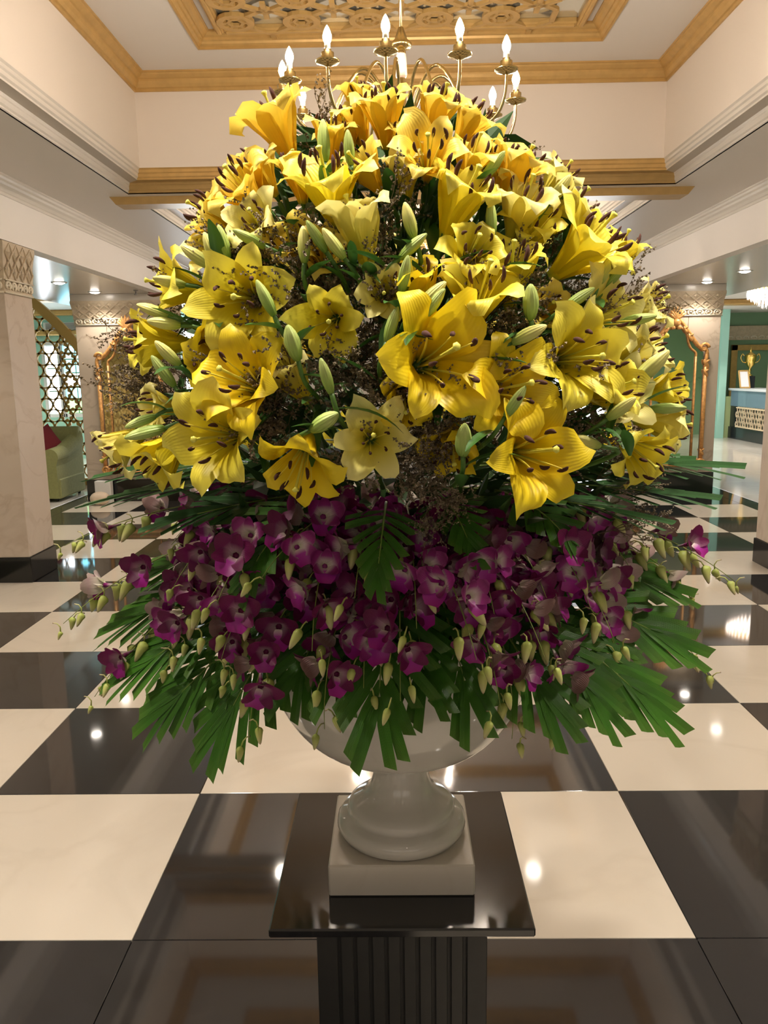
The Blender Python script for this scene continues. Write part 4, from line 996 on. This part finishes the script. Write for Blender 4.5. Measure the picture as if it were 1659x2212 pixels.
for i, (x1_, y1_, x0_, y0_, kd) in enumerate(BUDS):
    A = on_cone(x0_, y0_, .98); dist = (A-EYE).dot(_f); v = ray(x1_, y1_); T = EYE+v*(dist/v.dot(_f))
    T += Vector((0, -.012, 0)); d = (T-A); L = d.length; d.normalize()
    sc_ = max(.55, L/.0905)
    M = frame_z(d, loc=A, spin=R.uniform(0,2), sc=sc_)
    o = put('lily_bud', BUD[kd], None, M); o.matrix_world = M; o_, t_ = place['b', i]
    tag(o, '%s closed lily bud, %s bud from the left in the bouquet\'s %s part' % ({'g':'slim green','y':'yellowing','s':'short plump green'}[kd], o_, t_), 'bud', 'lily buds in the bouquet')
    inv = M.inverted(); core = Vector((AX+.2*(A.x-AX), AY+.2*(A.y-AY), max(1.18, A.z-.16))); e_ = A+(core-A)*min(1, .15/max(.05,(core-A).length))
    b = MB(); b.tube(catmull([inv @ q for q in (A+d*.003, A-d*.03, (A-d*.06+e_)/2, e_)], 3), .0035/sc_, 6); build('stem', b, M_STEM, o)
    for k in range(2):
        q = A-d*(.02+.03*k); od = Vector((R.uniform(-1,1), R.uniform(-1,.3), R.uniform(-.2,.9))).normalized()
        yv = Vector((0,0,1)).cross(od).normalized(); M2 = Matrix((od, yv, od.cross(yv))).transposed().to_4x4(); M2.translation = q
        put('leaf', LEAVES[R.randrange(3)], o, inv @ M2 @ Matrix.Scale(R.uniform(.6,1.0), 4))

# ---- dried statice between the lilies
def statice_mesh(seed):
    rr = random.Random(seed); b = MB()
    def bit(p, s_):
        q = Quaternion((rr.uniform(-1,1),rr.uniform(-1,1),rr.uniform(-1,1)), rr.uniform(0,6))
        vs = [p+q @ (Vector(c)*s_) for c in ((1,0,-.4),(-.5,.87,-.4),(-.5,-.87,-.4),(0,0,1.1))]
        b.add(vs, [(0,1,3),(1,2,3),(2,0,3),(0,2,1)], mi=1)
    def grow(p, d, L, r_, lvl):
        n = 3; pts = [p]
        for i in range(n):
            d = (d+Vector((rr.uniform(-.25,.25),rr.uniform(-.25,.25),rr.uniform(-.1,.25)))).normalized(); pts.append(pts[-1]+d*L/n)
        b.tube(pts, [r_]*n+[r_*.6], 3, cap=False, smooth=False)
        if lvl < 3:
            for i in range(4 if lvl < 2 else 3):
                q = pts[rr.randint(1,n)]; nd = (d+Vector((rr.uniform(-1,1),rr.uniform(-1,1),rr.uniform(-.4,.8)))*.9).normalized()
                grow(q, nd, L*rr.uniform(.5,.75), r_*.65, lvl+1)
        else:
            for i in range(7):
                u = .15+.85*i/6; q = pts[0].lerp(pts[-1], u)+Vector((rr.uniform(-1,1),rr.uniform(-1,1),rr.uniform(-1,1)))*.0022
                bit(q, rr.uniform(.0016,.0028))
    grow(Vector((0,0,0)), Vector((0,0,1)), .085, .0012, 0); return b.mesh('statice_sprig', [M_TWIG, M_STAT])
STAT = [statice_mesh(s_) for s_ in (3,8,14,21)]
SP = []
for px, py, n, spread in ((600,905,8,25),(560,900,6,25),(800,780,8,60),(740,590,5,60),(700,660,4,40),(870,560,4,60),(800,500,3,50),(660,600,3,50),(780,790,8,70),(830,840,5,50),(700,740,4,40),(580,900,4,30),(440,800,5,50),(1060,690,5,50),
     (1150,620,3,40),(935,920,7,25),(930,990,10,40),(900,1040,5,40),(960,1030,5,45),(860,900,3,25),(1150,800,3,40),(1190,900,4,40),(1210,980,5,40),(1230,830,3,40),(500,680,4,40),(470,620,2,40),(560,570,3,50),(1250,620,3,40),
     (300,800,6,50),(290,850,6,45),(340,870,3,40),(260,790,3,35),(1290,690,2,40),(1420,950,3,30),(1430,1060,3,35),(1380,1000,2,40),(640,850,3,40),(1000,720,3,50),(1000,640,3,40),(1110,430,2,30),(680,310,1,10),(620,560,3,40),
     (1180,460,2,30),(1090,900,3,40),(980,860,4,40),(760,1000,3,40),(950,1090,3,40),(1000,1110,2,30),(560,830,3,40),(860,730,5,50),(1160,720,4,40)):
    for k in range((n+1)//2+(1 if px in (920,930,300,290,780) else 0)): SP.append((px+R.uniform(-spread,spread), py+R.uniform(-spread,spread)))
def stier(y): return 'near the top' if y < 540 else 'in the upper half' if y < 680 else 'in the lower half' if y < 870 else 'near the bottom'
rows = {}
for i, e in enumerate(SP): rows.setdefault(stier(e[1]), []).append((e[0], i))
for tn_, lst in rows.items():
    lst.sort()
    for k, (_, i) in enumerate(lst): place['s', i] = (ORD[k], tn_)
for i, (px, py) in enumerate(SP):
    out = px < 360 or px > 1370; mid = 840 < px < 1010 and py > 860
    P = on_cone(px, py, .80 if out else .80 if mid else .74)
    o_ = Vector((P.x-AX, P.y-AY, (P.z-1.45)*.5+.10)).normalized()
    d = (o_*(1.2 if out else .8)+Vector((R.uniform(-.6,.6),R.uniform(-.6,.3),R.uniform(-.4,.6)-(.35 if mid else 0)))).normalized()
    M = frame_z(d, loc=P-d*(.13 if out else .05), spin=R.uniform(0,6), sc=R.uniform(.8,1.15)*(.72 if mid else 1))
    o = put('statice_sprig', STAT[R.randrange(4)], None, M); a_, t_ = place['s', i]
    tag(o, 'dry brown statice sprig between the lilies, %s from left among those %s' % (a_, t_), 'sprig', 'statice sprigs in the bouquet')

# ---- deep filler foliage, uncountable
b = MB(); rr = random.Random(9)
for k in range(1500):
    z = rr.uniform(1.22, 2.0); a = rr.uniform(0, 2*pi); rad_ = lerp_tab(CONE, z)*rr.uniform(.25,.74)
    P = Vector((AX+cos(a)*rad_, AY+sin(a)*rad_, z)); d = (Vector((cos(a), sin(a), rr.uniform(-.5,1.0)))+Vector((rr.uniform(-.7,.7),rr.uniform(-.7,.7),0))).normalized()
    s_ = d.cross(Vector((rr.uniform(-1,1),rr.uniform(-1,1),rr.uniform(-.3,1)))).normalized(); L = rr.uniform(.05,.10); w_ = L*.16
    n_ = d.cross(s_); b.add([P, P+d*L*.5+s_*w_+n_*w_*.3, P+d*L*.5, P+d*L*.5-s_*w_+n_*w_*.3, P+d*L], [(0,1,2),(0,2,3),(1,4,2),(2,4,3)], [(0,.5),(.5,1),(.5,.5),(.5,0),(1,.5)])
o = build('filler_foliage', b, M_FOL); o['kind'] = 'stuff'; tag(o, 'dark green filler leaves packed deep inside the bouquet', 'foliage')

# ---- palm fronds
def frond_proto(seed, L, n, wd, mat, droop, ang0, ang1, len0, len1):
    rr = random.Random(seed); pts = []; x = z = 0.0
    for i in range(13):
        u = i/12; pts.append(Vector((x, 0, z))); th = -droop*u**1.3; x += cos(th)*L/12; z += sin(th)*L/12
    kids = []
    for i in range(n):
        u = .22+.78*i/(n-1); q = u*12; i0 = min(int(q), 11); p = pts[i0].lerp(pts[i0+1], q-i0); d = (pts[i0+1]-pts[i0]).normalized()
        up = Vector((0,1,0)).cross(d)*-1
        for sg in (-1, 1):
            an = ang0+(ang1-ang0)*(i/(n-1))+rr.uniform(-.05,.05); ln = (len0+(len1-len0)*(i/(n-1)))*rr.uniform(.88,1.08)
            dr = (d*cos(an)+Vector((0,sg,0))*sin(an)+Vector((0,0,1))*rr.uniform(-.06,.03)).normalized()
            yv = (Vector((0,0,1)).cross(dr)).normalized() if abs(dr.z) < .97 else Vector((0,1,0)); zv = dr.cross(yv)
            M = Matrix((dr, yv, zv)).transposed().to_4x4() @ Matrix.Rotation(rr.uniform(-.25,.25)+sg*.25, 4, 'X'); M.translation = p
            kids.append((round(ln, 2), M))
    b = MB(); b.tube(pts, [.0036-.0002*i for i in range(13)], 5); return b.mesh('rib', [M_RACH]), kids, mat, wd
LFM = {}
def lf(ln, wd, mat):
    k = (ln, wd, mat.name)
    if k not in LFM: LFM[k] = leaflet_mesh(ln, wd, mat, True, .07)
    return LFM[k]
FR = [frond_proto(1, .29, 9, .0205, M_FROND, .25, 1.0, .18, .15, .125), frond_proto(2, .34, 10, .0205, M_FROND, .40, 1.0, .16, .145, .125),
      frond_proto(3, .26, 8, .0205, M_FROND, .22, 1.05, .20, .15, .125), frond_proto(4, .40, 10, .015, M_FROND2, .12, .75, .10, .15, .14), frond_proto(5, .20, 8, .018, M_FROND, .9, 1.1, .2, .09, .07)]
def frond(a, r0, z0, pitch, proto, sc, label, roll=0.0, group='palm leaves in the bouquet'):
    rib, kids, mat, wd = FR[proto]
    M = Matrix.Translation((AX+cos(a)*r0, AY+sin(a)*r0, z0)) @ Matrix.Rotation(a, 4, 'Z') @ Matrix.Rotation(-pitch, 4, 'Y') @ Matrix.Rotation(roll, 4, 'X') @ Matrix.Scale(sc, 4)
    t = empty('palm_leaf', M=M); tag(t, label, 'leaf', group)
    put('rib', rib, t)
    for ln, m_ in kids: put('leaflet', lf(ln, wd, mat), t, m_)
# angle (degrees, -90 = towards the camera), root radius, height, pitch, prototype, scale
LOW = [(-178,.14,1.26,-.02,1,.95),(-168,.15,1.23,-.12,1,1.02),(-157,.16,1.21,-.25,1,1.0),(-146,.17,1.21,-.42,1,.95),(-134,.19,1.25,-.72,0,1.02),(-115,.21,1.255,-.66,2,.76),
       (-105,.20,1.245,-.58,2,.74),(-94,.24,1.265,-.72,2,.88),(-84,.20,1.245,-.60,2,.74),(-74,.22,1.255,-.72,2,.80),(-58,.20,1.255,-.58,0,.90),(-46,.19,1.24,-.46,1,.86),
       (-35,.17,1.21,-.34,1,1.0),(-23,.15,1.22,-.16,1,1.02),(-9,.14,1.24,-.02,1,1.0),(4,.14,1.22,.0,1,.95),(28,.15,1.2,-.2,1,.9),(50,.15,1.2,-.4,0,.9),(75,.15,1.2,-.5,0,.9),(100,.15,1.2,-.5,0,.9),(125,.15,1.2,-.4,0,.9),(150,.15,1.2,-.2,1,.9),(168,.15,1.2,-.05,1,.9)]
for k, (a, r0, z0, pt, pr, sc_) in enumerate(LOW):
    frond(radians(a), r0, z0, pt, pr, sc_, ('bright green palm leaf under the orchids, %s around the front from the left' % ORD[k]) if k < 16 else 'green palm leaf low at the back of the urn, %s from the right' % ORD[k-16], (.55*cos(radians(a)) if a < 15 else 0)+R.uniform(-.15,.15))
UP = [(-174,.12,1.41,.05,3,.86),(-160,.12,1.395,.02,3,.85),(-140,.14,1.375,.0,3,.70),(-122,.24,1.375,-.15,4,.95),(-93,.31,1.385,-.25,4,.72),(-75,.26,1.39,-.1,4,.7),(-50,.26,1.385,-.1,4,.8),(-38,.14,1.375,.0,3,.72),(-22,.12,1.385,.02,3,.85),(-10,.12,1.41,.05,3,.96),(4,.12,1.40,.06,3,.9),(60,.12,1.38,0,3,.8),(120,.12,1.38,0,3,.8),(165,.12,1.39,0,3,.8)]
for k, (a, r0, z0, pt, pr, sc_) in enumerate(UP):
    frond(radians(a), r0, z0, pt, pr, sc_, ('dark palm leaf between lilies and orchids, %s around from the left' % ORD[k]) if k < 11 else 'dark palm leaf behind the orchids, %s at the back' % ORD[k-11], .3*cos(radians(a))+R.uniform(-.2,.2))

# ---- orchid sprays
def floret_mesh(seed, mat):
    rr = random.Random(seed); b = MB()
    def tepal(phi, L, W, th0, th1, cup):
        nu, nv = 6, 4; r_ = .002; a = 0; vs = []; uvs = []
        for i in range(nu+1):
            u = i/nu; th = th0+(th1-th0)*u; ww = W*.5*(.35+.65*sin(pi*min(1,(u*.85+.12)))**.9 if u < .97 else .25)
            n = Vector((-cos(th),0,sin(th)))
            for j in range(nv+1):
                v = -1+2*j/nv; p = Vector((r_, v*ww, a))+n*cup*ww*v*v; vs.append(Matrix.Rotation(phi,3,'Z') @ p); uvs.append((u, j/nv))
            r_ += sin(th)*L/nu; a += cos(th)*L/nu
        b.add(vs, [(i*(nv+1)+j, (i+1)*(nv+1)+j, (i+1)*(nv+1)+j+1, i*(nv+1)+j+1) for i in range(nu) for j in range(nv)], uvs, smooth=True)
    j = lambda s_: rr.uniform(-s_, s_)
    op = rr.uniform(.8,1.15)
    for phi, L, W in ((pi/2,.030,.017),(pi/2+2.2,.031,.017),(pi/2-2.2,.031,.017)): tepal(phi+j(.1), L, W, .5*op, 1.15*op+j(.15), .15)
    for phi in (pi/2+1.05, pi/2-1.05): tepal(phi+j(.1), .034, .027, .6*op, 1.25*op+j(.15), .12)
    b.tube([(0,0,-.022),(0,0,-.008),(0,0,.004)], [.0014,.0028,.004], 6)
    return b.mesh('floret', [mat])
FLO = [floret_mesh(s_, M_ORCH) for s_ in (1,2,3,4)]+[floret_mesh(s_, M_ORCHD) for s_ in (5,6,7)]
b = MB(); vs = []; uvs = []
for i in range(6):
    u = i/5; th = .35+1.5*u
    for j in range(5):
        v = -1+2*j/4; ww = .011*(.5+.9*sin(pi*(u*.8+.1))); vs.append((v*ww, -.003-.024*u*sin(th*.7), .004+.018*u*cos(th*.5)+.006*(v*v)*(1-u*.6))); uvs.append((u, j/4))
b.add(vs, [(i*5+j, i*5+j+1, (i+1)*5+j+1, (i+1)*5+j) for i in range(5) for j in range(4)], uvs, smooth=True); LIP = b.mesh('lip', [M_LIP])
def obud_mesh(sz, seed):
    b = MB(); n = 9; prof = [(.0012,0),(.0058,.003),(.0074,.008),(.0066,.016),(.0048,.024),(.0024,.031),(.0,.034)]
    vs = []; uvs = []
    for (r_, z) in prof:
        for k in range(n):
            q = 2*pi*k/n; sh = .0035*math.exp(-((z-.006)/.006)**2); rr_ = r_*(1+.06*cos(3*q)); vs.append(((rr_*cos(q)+sh*max(0,cos(q)))*sz, rr_*sin(q)*sz, z*sz)); uvs.append((z/.034, k/n))
    N = len(prof); b.add(vs, [(i*n+k, i*n+(k+1)%n, (i+1)*n+(k+1)%n, (i+1)*n+k) for i in range(N-1) for k in range(n)], uvs, smooth=True)
    b.tube([(0,0,.001),(-.003,0,-.008),(-.010,0,-.013),(-.018,0,-.012)], [.0014,.0012,.0011,.0012], 5)
    return b.mesh('bud', [M_OBUD])
OB = [obud_mesh(s_, 0) for s_ in (1.22,1.02,.80,.5)]
def spray(a, r0, z0, L, pitch0, droop, side, label, seed, nf, nb):
    rr = random.Random(seed); P = Vector((AX+cos(a)*r0, AY+sin(a)*r0, z0)); t = empty('orchid_spray', P); tag(t, label, 'orchid', 'orchid sprays around the urn')
    pts = [Vector((0,0,0))]; N = 16; az = a; pt = pitch0
    for i in range(N):
        u = (i+1)/N; az = a+side*u; pt = pitch0-droop*u; pts.append(pts[-1]+Vector((cos(az)*cos(pt), sin(az)*cos(pt), sin(pt)))*L/N)
    b = MB(); b.tube(pts, [.0022-.0001*i for i in range(N+1)], 5); build('stalk', b, M_OSTEM, t)
    def at(u):
        q = u*N; i = min(int(q), N-1); return pts[i].lerp(pts[i+1], q-i), (pts[i+1]-pts[i]).normalized()
    outw = Vector((cos(a), sin(a), 0))
    for k in range(nf):
        u = .16+.58*k/max(1,nf-1)+rr.uniform(-.02,.02); p, d = at(u); sd = Vector((0,0,1)).cross(d).normalized()*(1 if k % 2 else -1)
        f = (sd*rr.uniform(.3,1.0)+outw*rr.uniform(.45,1.0)+Vector((0,0,rr.uniform(-.75,.45)))).normalized()
        M = frame_z(f, loc=p+f*.024+Vector((0,0,-.004)), spin=rr.uniform(-.5,.5), sc=rr.uniform(1.02,1.35)); dark = rr.random() < .55
        fo = put('floret', FLO[rr.randrange(4) if not dark else 4+rr.randrange(3)], t, M); put('lip', LIP, fo)
    for k in range(nb):
        u = .62+.38*k/max(1,nb-1); p, d = at(min(u,.999)); sd = Vector((0,0,1)).cross(d).normalized()*(1 if k % 2 else -1)
        f = (Vector((0,0,-1))*rr.uniform(.6,1.0)+sd*rr.uniform(.05,.5)+d*rr.uniform(.1,.5)+outw*.15).normalized()
        m_ = OB[min(3, int(k/max(1,nb)*3.6))]
        M = frame_z(f, up=sd, loc=p+f*.011+sd*.014, spin=pi if False else 0); put('bud', m_, t, M)
rr = random.Random(77); SPR = []
for k in range(42):      # front half and flanks: three courses
    c = k % 3; a = radians(-188+200*(k+.5)/42+rr.uniform(-3,3))
    SPR.append((a, (.15,.17,.18)[c], (1.355,1.325,1.295)[c]+rr.uniform(-.015,.015), (.33,.35,.37)[c]*rr.uniform(.92,1.1), (.30,.15,.0)[c]+rr.uniform(-.1,.1), (1.15,1.30,1.38)[c]*rr.uniform(.85,1.15), rr.uniform(-.35,.35), 10, (3,4,5)[c], c))
for k in range(12):
    a = radians(20+140*(k+.5)/12); c = k % 3
    SPR.append((a, .16, (1.33,1.29,1.25)[c], .34, .15, 1.4, rr.uniform(-.3,.3), 6, 5, 3))
SPR += [(radians(-179), .2, 1.34, .46, .12, .55, .1, 4, 8, 0), (radians(-172), .2, 1.30, .48, .0, .7, .1, 5, 8, 1), (radians(-9), .2, 1.33, .46, .1, .75, -.1, 5, 8, 0), (radians(-2), .2, 1.31, .44, .05, .9, .1, 5, 8, 1), (radians(-15), .2, 1.25, .47, -.1, .8, .1, 4, 8, 2), (radians(-163), .2, 1.25, .47, -.15, .8, -.1, 4, 8, 2)]
cnt = {}
for i, (a, r0, z0, L, p0, dr, sd, nf, nb, c) in enumerate(SPR):
    cnt[c] = cnt.get(c, 0)+1
    lab = ('drooping magenta orchid spray with green buds, %s from left in the %s course' % (ORD[cnt[c]-1], ('upper','middle','lower')[c])) if c < 3 else 'magenta orchid spray at the back of the bouquet, %s from the right' % ORD[cnt[c]-1]
    spray(a, r0, z0, L, p0, dr, sd, lab, 300+i, nf, nb)
